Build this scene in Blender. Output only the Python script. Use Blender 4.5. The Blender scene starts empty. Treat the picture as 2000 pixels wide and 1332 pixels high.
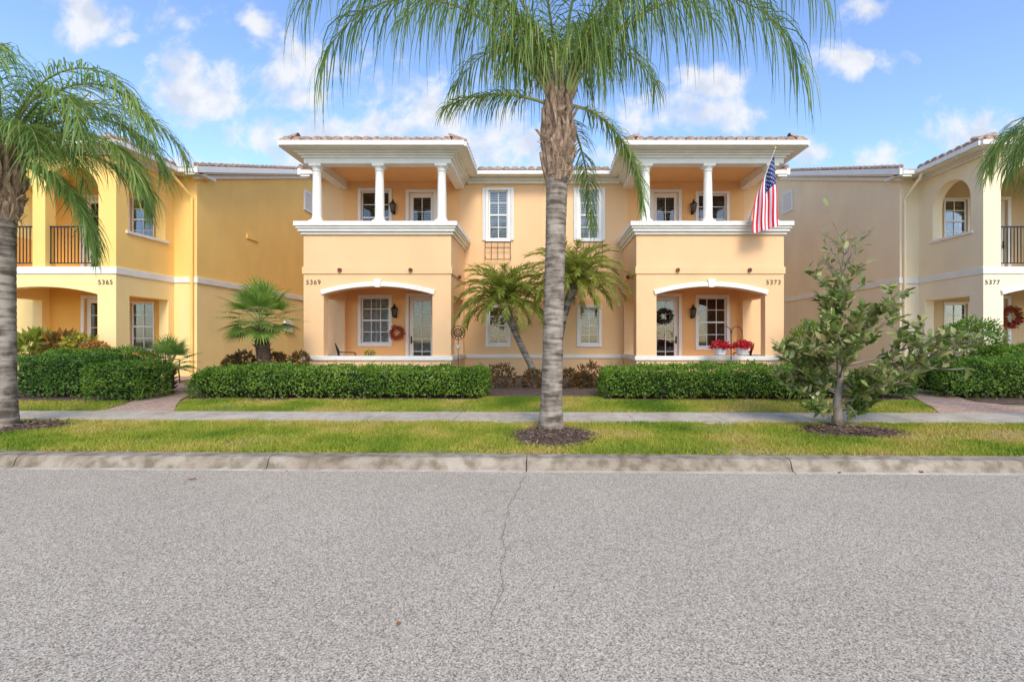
import bpy, math, random
import numpy as np
from mathutils import Vector, noise as mnoise
random.seed(7); rng=np.random.default_rng(7)
S=bpy.context.scene
COL=S.collection
F=960.0; CX=1062.0; CH=1.5
D0=14.0; D1=16.4
def P(px,py,d): return Vector(((px-CX)/F*d, d, CH+(666-py)/F*d))
def XX(px,d=D1): return (px-CX)/F*d
def ZZ(py,d=D1): return CH+(666-py)/F*d

# ---------------------------------------------------------------- materials
MATS={}
def nt(m):
    m.use_nodes=True; return m.node_tree
def base_mat(name,col,rough=0.8,var=0.12,scale=6.0,bump=0.0,bscale=60.0,spec=0.3,metal=0.0,col2=None,detail=6,stretch=None):
    if name in MATS: return MATS[name]
    m=bpy.data.materials.new(name); t=nt(m); N=t.nodes; L=t.links
    b=N['Principled BSDF']; b.inputs['Roughness'].default_value=rough
    b.inputs['Specular IOR Level'].default_value=spec; b.inputs['Metallic'].default_value=metal
    tc=N.new('ShaderNodeTexCoord'); vec=tc.outputs['Object']
    if stretch:
        mp=N.new('ShaderNodeMapping'); mp.inputs['Scale'].default_value=stretch
        L.new(vec,mp.inputs['Vector']); vec=mp.outputs['Vector']
    nz=N.new('ShaderNodeTexNoise'); nz.inputs['Scale'].default_value=scale; nz.inputs['Detail'].default_value=detail
    L.new(vec,nz.inputs['Vector'])
    cr=N.new('ShaderNodeValToRGB'); cr.color_ramp.elements[0].position=0.3; cr.color_ramp.elements[1].position=0.7
    c=np.array(col); c2=np.array(col2) if col2 is not None else None
    a=c*(1-var) if c2 is None else c
    bb=np.minimum(c*(1+var),1) if c2 is None else c2
    cr.color_ramp.elements[0].color=(*a,1); cr.color_ramp.elements[1].color=(*bb,1)
    L.new(nz.outputs['Fac'],cr.inputs['Fac']); L.new(cr.outputs['Color'],b.inputs['Base Color'])
    if bump>0:
        n2=N.new('ShaderNodeTexNoise'); n2.inputs['Scale'].default_value=bscale; n2.inputs['Detail'].default_value=4
        L.new(vec,n2.inputs['Vector'])
        bp=N.new('ShaderNodeBump'); bp.inputs['Strength'].default_value=bump; bp.inputs['Distance'].default_value=0.02
        L.new(n2.outputs['Fac'],bp.inputs['Height']); L.new(bp.outputs['Normal'],b.inputs['Normal'])
    MATS[name]=m; return m
def stucco(name,col):
    if name in MATS: return MATS[name]
    m=bpy.data.materials.new(name); t=nt(m); N=t.nodes; L=t.links
    b=N['Principled BSDF']; b.inputs['Roughness'].default_value=0.9; b.inputs['Specular IOR Level'].default_value=0.15
    tc=N.new('ShaderNodeTexCoord')
    n1=N.new('ShaderNodeTexNoise'); n1.inputs['Scale'].default_value=0.7; n1.inputs['Detail'].default_value=5
    mp=N.new('ShaderNodeMapping'); mp.inputs['Scale'].default_value=(1.8,1.8,0.9)
    n2=N.new('ShaderNodeTexNoise'); n2.inputs['Scale'].default_value=1.0; n2.inputs['Detail'].default_value=6
    n3=N.new('ShaderNodeTexNoise'); n3.inputs['Scale'].default_value=45; n3.inputs['Detail'].default_value=5
    L.new(tc.outputs['Object'],n1.inputs['Vector']); L.new(tc.outputs['Object'],mp.inputs['Vector']); L.new(mp.outputs['Vector'],n2.inputs['Vector']); L.new(tc.outputs['Object'],n3.inputs['Vector'])
    a=N.new('ShaderNodeMath'); a.operation='ADD'; L.new(n1.outputs['Fac'],a.inputs[0]); L.new(n2.outputs['Fac'],a.inputs[1])
    a2=N.new('ShaderNodeMath'); a2.operation='MULTIPLY_ADD'; a2.inputs[1].default_value=0.5; L.new(n3.outputs['Fac'],a2.inputs[0]); L.new(a.outputs[0],a2.inputs[2])
    mr=N.new('ShaderNodeMapRange'); mr.inputs['From Min'].default_value=0.85; mr.inputs['From Max'].default_value=1.65; mr.inputs['To Min'].default_value=0.92; mr.inputs['To Max'].default_value=1.05
    L.new(a2.outputs[0],mr.inputs['Value'])
    vm=N.new('ShaderNodeVectorMath'); vm.operation='SCALE'; vm.inputs[0].default_value=col
    L.new(mr.outputs['Result'],vm.inputs['Scale']); L.new(vm.outputs['Vector'],b.inputs['Base Color'])
    bp=N.new('ShaderNodeBump'); bp.inputs['Strength'].default_value=0.35; bp.inputs['Distance'].default_value=0.01
    L.new(n3.outputs['Fac'],bp.inputs['Height']); L.new(bp.outputs['Normal'],b.inputs['Normal'])
    MATS[name]=m; return m
def leaf_mat(name,cols,rough=0.5,trans=0.3,nscale=2.0,spec=0.4,spread=.45):
    if name in MATS: return MATS[name]
    m=bpy.data.materials.new(name); t=nt(m); N=t.nodes; L=t.links
    b=N['Principled BSDF']; out=N['Material Output']; b.inputs['Roughness'].default_value=rough; b.inputs['Specular IOR Level'].default_value=spec
    g=N.new('ShaderNodeNewGeometry'); tc=N.new('ShaderNodeTexCoord')
    nz=N.new('ShaderNodeTexNoise'); nz.inputs['Scale'].default_value=nscale; nz.inputs['Detail'].default_value=4
    L.new(tc.outputs['Object'],nz.inputs['Vector'])
    ad=N.new('ShaderNodeMath'); ad.operation='MULTIPLY_ADD'; ad.inputs[1].default_value=1-spread
    L.new(g.outputs['Random Per Island'],ad.inputs[0])
    mr=N.new('ShaderNodeMapRange'); mr.inputs['From Min'].default_value=0.3; mr.inputs['From Max'].default_value=0.7; mr.inputs['To Min'].default_value=0; mr.inputs['To Max'].default_value=spread
    L.new(nz.outputs['Fac'],mr.inputs['Value']); L.new(mr.outputs['Result'],ad.inputs[2])
    cr=N.new('ShaderNodeValToRGB'); e=cr.color_ramp.elements
    while len(e)<len(cols): e.new(0.5)
    for i,c in enumerate(cols):
        e[i].position=i/(len(cols)-1); e[i].color=(*c,1)
    L.new(ad.outputs[0],cr.inputs['Fac']); L.new(cr.outputs['Color'],b.inputs['Base Color'])
    tr=N.new('ShaderNodeBsdfTranslucent'); L.new(cr.outputs['Color'],tr.inputs['Color'])
    mx=N.new('ShaderNodeMixShader'); mx.inputs['Fac'].default_value=trans
    L.new(b.outputs[0],mx.inputs[1]); L.new(tr.outputs[0],mx.inputs[2]); L.new(mx.outputs[0],out.inputs['Surface'])
    MATS[name]=m; return m
def glass_mat():
    m=bpy.data.materials.new('window_glass'); t=nt(m); N=t.nodes; L=t.links
    out=N['Material Output']; N.remove(N['Principled BSDF'])
    tr=N.new('ShaderNodeBsdfTransparent'); tr.inputs['Color'].default_value=(.82,.85,.85,1)
    gl=N.new('ShaderNodeBsdfGlossy'); gl.inputs['Roughness'].default_value=0.03
    fr=N.new('ShaderNodeFresnel'); fr.inputs['IOR'].default_value=1.5
    ma=N.new('ShaderNodeMath'); ma.operation='MULTIPLY_ADD'; ma.inputs[1].default_value=1.0; ma.inputs[2].default_value=0.02
    L.new(fr.outputs[0],ma.inputs[0])
    mx=N.new('ShaderNodeMixShader'); L.new(ma.outputs[0],mx.inputs['Fac']); L.new(tr.outputs[0],mx.inputs[1]); L.new(gl.outputs[0],mx.inputs[2]); L.new(mx.outputs[0],out.inputs['Surface'])
    return m
GLASS=glass_mat()
WHITE=base_mat('white_trim_paint',(.78,.745,.66),0.55,0.05,3,0.05,30)
WHITE2=base_mat('white_vinyl',(.78,.77,.73),0.45,0.03,3)
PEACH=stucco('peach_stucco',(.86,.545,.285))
PEACH_SHADE=stucco('shaded_peach_stucco',(.86,.49,.21))  # peach wall with porch and balcony shade put into the colour
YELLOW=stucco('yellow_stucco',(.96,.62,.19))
YELLOW_SHADE=stucco('shaded_yellow_stucco',(.82,.46,.11))  # yellow wall darkened in colour to stand for shade inside the recesses
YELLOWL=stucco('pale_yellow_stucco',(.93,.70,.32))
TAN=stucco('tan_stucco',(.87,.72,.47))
TAN_SHADE=stucco('shaded_tan_stucco',(.60,.45,.26))  # tan wall, recess shade painted in as a darker tone
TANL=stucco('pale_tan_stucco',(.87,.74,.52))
TILE=base_mat('roof_tile_clay',(.22,.13,.09),0.85,0.4,9,0.3,40,col2=(.48,.35,.26))
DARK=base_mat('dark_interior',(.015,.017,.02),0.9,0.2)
IRON=base_mat('black_iron',(.02,.02,.022),0.45,0.2,8)
IRON2=base_mat('weathered_brown_iron',(.11,.075,.05),0.6,0.2,8)
BRONZE=base_mat('dark_bronze',(.035,.028,.022),0.4,0.3,12,metal=0.4)
BLIND=base_mat('blind_slats',(.52,.52,.49),0.6,0.05)
SHUT=base_mat('plantation_shutter_slats',(.74,.73,.70),0.5,0.03)
BROWN=base_mat('brown_clay',(.16,.05,.025),0.7,0.2)
NUM=base_mat('number_metal',(.09,.07,.05),0.5,0.1)

# ---------------------------------------------------------------- mesh builder
class MB:
    def __init__(s): s.v=[]; s.f=[]; s.m=[]
    def add(s,vs,fs,mi=0):
        o=len(s.v); s.v+= [tuple(v) for v in vs]; s.f+=[tuple(i+o for i in f) for f in fs]; s.m+=[mi]*len(fs)
    def box(s,x0,x1,y0,y1,z0,z1,mi=0):
        if x1<x0:x0,x1=x1,x0
        if y1<y0:y0,y1=y1,y0
        s.add([(x0,y0,z0),(x1,y0,z0),(x1,y1,z0),(x0,y1,z0),(x0,y0,z1),(x1,y0,z1),(x1,y1,z1),(x0,y1,z1)],
              [(0,3,2,1),(4,5,6,7),(0,1,5,4),(1,2,6,5),(2,3,7,6),(3,0,4,7)],mi)
    def prism(s,pts,axis,b0,b1,mi=0):
        n=len(pts)
        def mk(p,b): return (p[0],b,p[1]) if axis=='x' else (b,p[0],p[1])
        vs=[mk(p,b0) for p in pts]+[mk(p,b1) for p in pts]
        fs=[tuple(range(n)),tuple(range(2*n-1,n-1,-1))]+[(i,i+n,(i+1)%n+n,(i+1)%n) for i in range(n)]
        s.add(vs,fs,mi)
    def wall(s,axis,a0,a1,b0,b1,z0,z1,ops=(),mi=0):
        def bx(p,q,r,t):
            if q-p<1e-5 or t-r<1e-5: return
            if axis=='x': s.box(p,q,b0,b1,r,t,mi)
            else: s.box(b0,b1,p,q,r,t,mi)
        cur=a0
        for (o0,o1,sill,spring,rise) in sorted(ops):
            bx(cur,o0,z0,z1); bx(o0,o1,z0,sill)
            if rise<=0: bx(o0,o1,spring,z1)
            else:
                n=18; c=(o0+o1)/2; w=(o1-o0)/2; R=(w*w+rise*rise)/(2*rise)
                f=lambda a: spring+rise-R+math.sqrt(max(R*R-(a-c)**2,0))
                xs=[c-w*math.cos(math.pi*i/n) for i in range(n+1)]
                for i in range(n):
                    p,q=xs[i],xs[i+1]
                    s.prism([(p,f(p)),(q,f(q)),(q,z1),(p,z1)],axis,b0,b1,mi)
            cur=o1
        bx(cur,a1,z0,z1)
    def tube(s,pts,rad,n=8,mi=0,cap=True):
        pts=[Vector(p) for p in pts]; o=len(s.v)
        prev=None
        for i,p in enumerate(pts):
            t=(pts[min(i+1,len(pts)-1)]-pts[max(i-1,0)]).normalized()
            if prev is None:
                a=Vector((0,0,1)) if abs(t.z)<0.9 else Vector((1,0,0))
                u=t.cross(a).normalized()
            else: u=(prev-t*prev.dot(t)).normalized()
            prev=u; w=t.cross(u)
            for k in range(n):
                an=2*math.pi*k/n; s.v.append(tuple(p+(u*math.cos(an)+w*math.sin(an))*rad[i]))
        fs=[]
        for i in range(len(pts)-1):
            for k in range(n):
                fs.append((o+i*n+k,o+i*n+(k+1)%n,o+(i+1)*n+(k+1)%n,o+(i+1)*n+k))
        if cap:
            fs.append(tuple(o+k for k in range(n-1,-1,-1))); fs.append(tuple(o+(len(pts)-1)*n+k for k in range(n)))
        s.f+=fs; s.m+=[mi]*len(fs)
    def lathe(s,c,prof,n=20,mi=0):
        o=len(s.v)
        for (r,z) in prof:
            for k in range(n):
                a=2*math.pi*k/n; s.v.append((c[0]+r*math.cos(a),c[1]+r*math.sin(a),c[2]+z))
        fs=[]
        for i in range(len(prof)-1):
            for k in range(n): fs.append((o+i*n+k,o+i*n+(k+1)%n,o+(i+1)*n+(k+1)%n,o+(i+1)*n+k))
        fs.append(tuple(o+k for k in range(n-1,-1,-1))); fs.append(tuple(o+(len(prof)-1)*n+k for k in range(n)))
        s.f+=fs; s.m+=[mi]*len(fs)
    def obj(s,name,mats,parent=None,smooth=False,bevel=0,**kw):
        me=bpy.data.meshes.new(name); me.from_pydata(s.v,[],s.f)
        if not isinstance(mats,(list,tuple)): mats=[mats]
        for m in mats: me.materials.append(m)
        if len(mats)>1: me.polygons.foreach_set('material_index',s.m)
        if smooth: me.polygons.foreach_set('use_smooth',[True]*len(s.f))
        me.update()
        return finish(name,me,parent,bevel,**kw)
def finish(name,me,parent=None,bevel=0,**kw):
    o=bpy.data.objects.new(name,me); COL.objects.link(o)
    if parent is not None:
        o.parent=parent
        if parent.type=='EMPTY': o.location=-Vector(parent.location)
    for k,v in kw.items(): o[k]=v
    if bevel>0:
        b=o.modifiers.new('bevel','BEVEL'); b.width=bevel; b.segments=2; b.limit_method='ANGLE'
    return o
def thing(name,loc,label,category,group=None):
    e=bpy.data.objects.new(name,None); e.location=loc; e.empty_display_size=0.3; COL.objects.link(e)
    e['label']=label; e['category']=category
    if group: e['group']=group
    return e
def npmesh(name,V,k,mats,mi=None,smooth=False):
    n=len(V)//k; me=bpy.data.meshes.new(name)
    me.vertices.add(len(V)); me.vertices.foreach_set('co',np.ascontiguousarray(V,dtype=np.float32).ravel())
    me.loops.add(len(V)); me.loops.foreach_set('vertex_index',np.arange(len(V),dtype=np.int32))
    me.polygons.add(n); me.polygons.foreach_set('loop_start',np.arange(0,len(V),k,dtype=np.int32))
    for m in (mats if isinstance(mats,(list,tuple)) else [mats]): me.materials.append(m)
    if mi is not None: me.polygons.foreach_set('material_index',np.asarray(mi,dtype=np.int32))
    me.update(calc_edges=True); me.validate(); return me
def unit(a): return a/np.maximum(np.linalg.norm(a,axis=-1,keepdims=True),1e-9)
def leaves_V(C,Dr,Nn,Ln,Wd):
    Dr=unit(Dr); Sd=unit(np.cross(Dr,Nn)); Ln=Ln[:,None]; Wd=Wd[:,None]
    Up=unit(np.cross(Sd,Dr))
    a=C; b=C+Dr*Ln*0.45+Sd*Wd*0.5+Up*Wd*0.12; c=C+Dr*Ln; d=C+Dr*Ln*0.45-Sd*Wd*0.5+Up*Wd*0.12
    return np.stack([a,b,c,d],1).reshape(-1,3)
def oval_leaves_V(C,Dr,Nn,Ln,Wd):
    Dr=unit(Dr); Sd=unit(np.cross(Dr,Nn)); Ln=Ln[:,None]; Wd=Wd[:,None]; Up=unit(np.cross(Sd,Dr))
    pts=[C,C+Dr*Ln*.28+Sd*Wd*.42+Up*Wd*.15,C+Dr*Ln*.66+Sd*Wd*.46+Up*Wd*.12,C+Dr*Ln-Up*Ln*.06,C+Dr*Ln*.66-Sd*Wd*.46+Up*Wd*.12,C+Dr*Ln*.28-Sd*Wd*.42+Up*Wd*.15]
    return np.stack(pts,1).reshape(-1,3)
def strips_faces(PTS,SD,W):
    N_,K=PTS.shape[:2]
    if W.ndim==1: W=np.tile(W,(N_,1))
    Lf=PTS+SD[:,None,:]*W[:,:,None]*.5; Rt=PTS-SD[:,None,:]*W[:,:,None]*.5
    V=np.stack([Lf,Rt],2).reshape(-1,3)
    base=(np.arange(N_)*K*2)[:,None]+(np.arange(K-1)*2)[None,:]
    Fc=np.stack([base,base+1,base+3,base+2],-1).reshape(-1,4)
    return V,Fc

# ---------------------------------------------------------------- terrain
TY=[5.9,6.05,8.0,9.0,10.2,14,30]; TZ=[.12,.135,.16,.18,.25,.33,.35]
def tz(y): return float(np.interp(y,TY,TZ))
def sy(x,y): return y-.022*max(-15,min(15,x))*max(0,min(1,(12-y)/4))
def tzw(x,y):
    yy=y
    for _ in range(3): yy=y+.022*max(-15,min(15,x))*max(0,min(1,(12-yy)/4))
    return tz(yy)
def grid_sheet(name,xs,ys,zf,mat,**kw):
    mb=MB()
    for y in ys:
        for x in xs: mb.v.append((x,sy(x,y),zf(y)))
    n=len(xs)
    for j in range(len(ys)-1):
        for i in range(n-1):
            mb.f.append((j*n+i,j*n+i+1,(j+1)*n+i+1,(j+1)*n+i)); mb.m.append(0)
    return mb.obj(name,mat,**kw)
xs=[-600,-200,-60]+[-15+i for i in range(31)]+[60,200,600]
soil=base_mat('ground_soil_grass',(.17,.17,.04),0.95,0.3,1.2,0.6,30,col2=(.32,.25,.10))
grid_sheet('ground',xs,[-600,-100,5.80,5.9,6.05,7,8,9,9.6,10.2,11,12,14,20,30,100,900],lambda y:-.06 if y<5.85 else tz(y),soil,kind='structure')

def asphalt():
    m=bpy.data.materials.new('asphalt'); t=nt(m); N=t.nodes; L=t.links
    b=N['Principled BSDF']; b.inputs['Roughness'].default_value=0.92; b.inputs['Specular IOR Level'].default_value=0.1
    tc=N.new('ShaderNodeTexCoord')
    vo=N.new('ShaderNodeTexVoronoi'); vo.inputs['Scale'].default_value=135; L.new(tc.outputs['Object'],vo.inputs['Vector'])
    vo2=N.new('ShaderNodeTexVoronoi'); vo2.inputs['Scale'].default_value=240; L.new(tc.outputs['Object'],vo2.inputs['Vector'])
    cr=N.new('ShaderNodeValToRGB'); e=cr.color_ramp.elements
    cols=[(0,(.07,.055,.040)),(.2,(.18,.147,.107)),(.4,(.37,.31,.232)),(.65,(.51,.433,.330)),(.85,(.64,.55,.43)),(1,(.82,.73,.60))]
    e[0].position=0; e[0].color=(*cols[0][1],1); e[1].position=1; e[1].color=(*cols[-1][1],1)
    for p,c in cols[1:-1]:
        q=e.new(p); q.color=(*c,1)
    sp=N.new('ShaderNodeSeparateColor'); L.new(vo.outputs['Color'],sp.inputs[0])
    sp2=N.new('ShaderNodeSeparateColor'); L.new(vo2.outputs['Color'],sp2.inputs[0])
    mx=N.new('ShaderNodeMath'); mx.operation='MULTIPLY_ADD'; mx.inputs[1].default_value=.6; L.new(sp.outputs[0],mx.inputs[0])
    m2=N.new('ShaderNodeMath'); m2.operation='MULTIPLY'; m2.inputs[1].default_value=.4; L.new(sp2.outputs[1],m2.inputs[0]); L.new(m2.outputs[0],mx.inputs[2])
    L.new(mx.outputs[0],cr.inputs['Fac'])
    n1=N.new('ShaderNodeTexNoise'); n1.inputs['Scale'].default_value=.6; n1.inputs['Detail'].default_value=3; L.new(tc.outputs['Object'],n1.inputs['Vector'])
    mr=N.new('ShaderNodeMapRange'); mr.inputs['From Min'].default_value=.3; mr.inputs['From Max'].default_value=.7; mr.inputs['To Min'].default_value=.94; mr.inputs['To Max'].default_value=1.06; L.new(n1.outputs['Fac'],mr.inputs['Value'])
    vm=N.new('ShaderNodeVectorMath'); vm.operation='SCALE'; L.new(cr.outputs['Color'],vm.inputs[0]); L.new(mr.outputs['Result'],vm.inputs['Scale'])
    L.new(vm.outputs['Vector'],b.inputs['Base Color'])
    bp=N.new('ShaderNodeBump'); bp.inputs['Strength'].default_value=.35; bp.inputs['Distance'].default_value=.005; L.new(vo.outputs['Distance'],bp.inputs['Height']); bp.invert=True
    L.new(bp.outputs['Normal'],b.inputs['Normal'])
    return m
ASPH=asphalt()
grid_sheet('road',xs,[-80,-10,0,3,5.63],lambda y:0.0,ASPH,kind='structure')
mb=MB(); pts=[]
y=5.5; x=-.19
while y>2.6:
    pts.append((x,y)); y-=random.uniform(.03,.08); x+=random.uniform(-.022,.020)
for i in range(len(pts)-1):
    (xa,ya),(xb,yb)=pts[i],pts[i+1]; w=.0018+.0014*random.random(); mb.add([(xa-w,ya,.004),(xa+w,ya,.004),(xb+w,yb,.004),(xb-w,yb,.004)],[(0,3,2,1)])
mb.obj('road_crack',base_mat('crack_dark',(.20,.165,.125),.95,.3),kind='structure')
def concrete(name,c1,c2,stain):
    m=bpy.data.materials.new(name); t=nt(m); N=t.nodes; L=t.links; b=N['Principled BSDF']; b.inputs['Roughness'].default_value=.92; b.inputs['Specular IOR Level'].default_value=.15
    tc=N.new('ShaderNodeTexCoord')
    def nz(s,d): 
        n=N.new('ShaderNodeTexNoise'); n.inputs['Scale'].default_value=s; n.inputs['Detail'].default_value=d; L.new(tc.outputs['Object'],n.inputs['Vector']); return n.outputs['Fac']
    def ramp(f,p0,p1,a,bb):
        r=N.new('ShaderNodeValToRGB'); r.color_ramp.elements[0].position=p0; r.color_ramp.elements[1].position=p1; r.color_ramp.elements[0].color=(*a,1); r.color_ramp.elements[1].color=(*bb,1); L.new(f,r.inputs['Fac']); return r.outputs['Color']
    A=ramp(nz(1.7,10),.35,.65,c1,c2); B=ramp(nz(7,12),.36,.58,(stain,stain*.96,stain*.88),(1,1,1)); C_=ramp(nz(90,3),.3,.7,(.80,.80,.80),(1.1,1.1,1.1))
    m1=N.new('ShaderNodeMix'); m1.data_type='RGBA'; m1.blend_type='MULTIPLY'; m1.inputs['Factor'].default_value=1; L.new(A,m1.inputs['A']); L.new(B,m1.inputs['B'])
    m2=N.new('ShaderNodeMix'); m2.data_type='RGBA'; m2.blend_type='MULTIPLY'; m2.inputs['Factor'].default_value=1; L.new(m1.outputs['Result'],m2.inputs['A']); L.new(C_,m2.inputs['B'])
    L.new(m2.outputs['Result'],b.inputs['Base Color']); bp=N.new('ShaderNodeBump'); bp.inputs['Strength'].default_value=.5; bp.inputs['Distance'].default_value=.01; L.new(nz(60,6),bp.inputs['Height']); L.new(bp.outputs['Normal'],b.inputs['Normal']); return m
CONC=concrete('kerb_concrete',(.28,.225,.16),(.41,.345,.26),.58)
GUT=concrete('gutter_concrete',(.47,.40,.31),(.60,.52,.42),.8)
CONC2=concrete('sidewalk_concrete',(.45,.385,.30),(.56,.49,.39),.82)
def swept(name,prof,mat,gap=.006):
    mb=MB(); xj=-.2-3.05*9
    while xj<28:
        a,b_=xj+gap,xj+3.05-gap; sub=[a+(b_-a)*i/3 for i in range(4)]
        for i in range(3):
            vs=[(sub[i],sy(sub[i],p[0]),p[1]) for p in prof]+[(sub[i+1],sy(sub[i+1],p[0]),p[1]) for p in prof]; n=len(prof)
            fs=[(k,k+n,(k+1)%n+n,(k+1)%n) for k in range(n)]
            if i==0: fs.append(tuple(range(n)))
            if i==2: fs.append(tuple(range(2*n-1,n-1,-1)))
            mb.add(vs,fs)
        xj+=3.05
    mb.obj(name,mat,kind='structure')
swept('kerb',[(5.685,-.02),(5.685,.009),(5.705,.03),(5.735,.105),(5.77,.128),(5.97,.135),(5.97,-.05)],CONC)
swept('gutter',[(5.62,-.02),(5.62,.004),(5.684,.008),(5.684,-.02)],GUT)
mb=MB(); xj=-24.0
while xj<24:
    a,b_=xj+.005,xj+1.5-.005
    z0,z1=tz(8.02)+.022,tz(9.0)+.022
    mb.add([(a,sy(a,8.02),z0),(b_,sy(b_,8.02),z0),(b_,sy(b_,9.0),z1),(a,sy(a,9.0),z1),(a,sy(a,8.02),z0-.1),(b_,sy(b_,8.02),z0-.1),(b_,sy(b_,9.0),z1-.1),(a,sy(a,9.0),z1-.1)],
           [(0,1,2,3),(4,5,1,0),(5,6,2,1),(6,7,3,2),(7,4,0,3)])
    xj+=1.5
mb.obj('sidewalk',CONC2,kind='structure')
def paver():
    m=bpy.data.materials.new('brick_pavers'); t=nt(m); N=t.nodes; L=t.links; b=N['Principled BSDF']; b.inputs['Roughness'].default_value=.85
    tc=N.new('ShaderNodeTexCoord'); br=N.new('ShaderNodeTexBrick'); br.inputs['Scale'].default_value=4.5
    br.inputs['Color1'].default_value=(.40,.23,.155,1); br.inputs['Color2'].default_value=(.55,.38,.27,1); br.inputs['Mortar'].default_value=(.25,.18,.13,1); br.inputs['Mortar Size'].default_value=.02
    L.new(tc.outputs['Object'],br.inputs['Vector']); L.new(br.outputs['Color'],b.inputs['Base Color']); return m
PAV=paver()
def row_sheet(name,rows,dz,mat,**kw):
    mb=MB(); n=6
    for (y,xl,xr) in rows:
        for i in range(n+1):
            x=xl+(xr-xl)*i/n; mb.v.append((x,sy(x,y),tz(y)+dz))
    for j in range(len(rows)-1):
        for i in range(n): mb.f.append((j*(n+1)+i,j*(n+1)+i+1,(j+1)*(n+1)+i+1,(j+1)*(n+1)+i)); mb.m.append(0)
    return mb.obj(name,mat,**kw)
LW=[(9.0,-8.25,-6.85),(9.6,-8.3,-7.25),(10.2,-8.55,-7.6),(11,-8.85,-7.95),(12,-9.6,-8.6),(13,-10.5,-9.5),(14,-11.6,-10.4),(16,-12.0,-10.9)]
RW=[(9.0,7.15,10.2),(9.6,7.5,9.2),(10.2,7.75,8.7),(11,8.2,9.2),(12,9.0,10.1),(13,9.9,11.0),(14,10.7,11.9),(16,11.2,12.2)]
row_sheet('walkway',LW,.022,PAV,kind='structure'); row_sheet('walkway',RW,.022,PAV,kind='structure')
MUL=base_mat('mulch',(.075,.045,.03),0.95,0.4,14,1.0,45,col2=(.20,.13,.09),detail=8)
row_sheet('mulch_bed',[(10.2,-7.5,7.6),(11,-7.8,8.0),(12,-8.4,8.8),(14,-9.5,9.5),(16,-9.5,9.5),(20,-11,11)],.012,MUL,kind='structure')
row_sheet('mulch_bed',[(10.2,-16,-8.8),(11,-16,-9.05),(12,-16,-9.8),(14,-16,-11.7)],.012,MUL,kind='structure')
row_sheet('mulch_bed',[(9.9,9.0,10.3),(10.2,8.9,16),(11,9.3,16),(12,10.2,16),(14,12,16)],.012,MUL,kind='structure')
CHIP=leaf_mat('mulch_chip',[(.06,.035,.025),(.17,.11,.075),(.36,.27,.19)],.9,0,3,.1)
def mulch_ring(cx,cy,rx,ry):
    mb=MB(); n=40; mb.v.append((cx,cy,tzw(cx,cy)+.05))
    for r in (.5,1.0):
        for k in range(n):
            a=2*math.pi*k/n; q=r*(1+.10*math.sin(3*a+cx)+.06*math.sin(7*a)); x=cx+rx*q*math.cos(a); yy=cy+ry*q*math.sin(a)
            mb.v.append((x,yy,tzw(x,yy)+(.045 if r<1 else .010)))
    for k in range(n):
        mb.f.append((0,1+k,1+(k+1)%n)); mb.f.append((1+k,1+n+k,1+n+(k+1)%n,1+(k+1)%n)); mb.m+=[0,0]
    mb.obj('mulch_bed',MUL,kind='structure')
    N_=1900; a=rng.uniform(0,2*math.pi,N_); r=np.sqrt(rng.uniform(0,1,N_))*1.12
    X=cx+rx*r*np.cos(a); Y=cy+ry*r*np.sin(a); Z=np.array([tzw(x,yy) for x,yy in zip(X,Y)])+.012+.045*np.clip(1.6-1.6*r,0,1)+rng.uniform(0,.015,N_)
    C=np.stack([X,Y,Z],1); D=rng.normal(size=(N_,3)); D[:,2]*=.25; Nn=rng.normal(size=(N_,3))*.3+np.array([0,0,1])
    V=leaves_V(C,D,Nn,rng.uniform(.03,.09,N_),rng.uniform(.01,.03,N_))
    finish('mulch_chips',npmesh('mulch_chips',V,4,CHIP),kind='stuff')
RINGS=[(.13,6.95,.58,.66),(4.55,7.25,.72,.46),(-8.15,7.6,.7,.5),(8.75,7.4,.7,.5)]
for r in RINGS: mulch_ring(*r)

# ---------------------------------------------------------------- grass
GR=leaf_mat('grass_blades',[(.10,.19,.016),(.21,.30,.026),(.36,.39,.045),(.54,.44,.10),(.62,.46,.21)],.6,.3,.8,.2,.84)
def grass(name,n,ymin,ymax,xf,hmin=.03,hmax=.062):
    Y=rng.uniform(ymin,ymax,n); X=xf(Y,rng.uniform(0,1,n))
    keep=np.ones(len(X),bool)
    YY=np.array([sy(x,y) for x,y in zip(X,Y)])
    for (cx,cy,rx,ry) in RINGS:
        q=((X-cx)/rx)**2+((YY-cy)/ry)**2; keep&=(q>rng.uniform(.75,1.2,len(X)))
    nzv=np.array([mnoise.noise(Vector((x*.9+3,yy*1.4,2))) for x,yy in zip(X,YY)]); keep&=(rng.uniform(0,1,len(X))<np.interp(nzv,[-.1,.25,.45],[1,.7,.25]))
    X,Y,YY=X[keep],Y[keep],YY[keep]; n=len(X)
    Z=np.interp(Y,TY,TZ)
    B=np.stack([X,YY,Z],1); a=rng.uniform(0,2*math.pi,n); w=rng.uniform(.004,.009,n)
    sd=np.stack([np.cos(a),np.sin(a),np.zeros(n)],1)
    h=rng.uniform(hmin,hmax,n)*np.array([.7+.7*(.5+.5*mnoise.noise(Vector((x*1.5,yy*1.5,0)))) for x,yy in zip(X,YY)])
    lean=rng.normal(size=(n,3))*.028; lean[:,2]=0
    T=B+lean+np.stack([np.zeros(n),np.zeros(n),h],1)
    V=np.stack([B-sd*w[:,None],B+sd*w[:,None],T],1).reshape(-1,3)
    finish(name,npmesh(name,V,3,GR),kind='stuff')
grass('lawn_grass',210000,5.955,8.05,lambda Y,u:-11+22*u)
def xf(Y,u):
    xl=np.interp(Y,[9.0,9.6,10.2,10.6],[-6.85,-7.2,-7.5,-7.7]); xr=np.interp(Y,[9.0,9.6,10.2,10.6],[7.15,7.45,7.7,7.8]); return xl+(xr-xl)*u
grass('lawn_grass',80000,8.99,10.3,xf)
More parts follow.
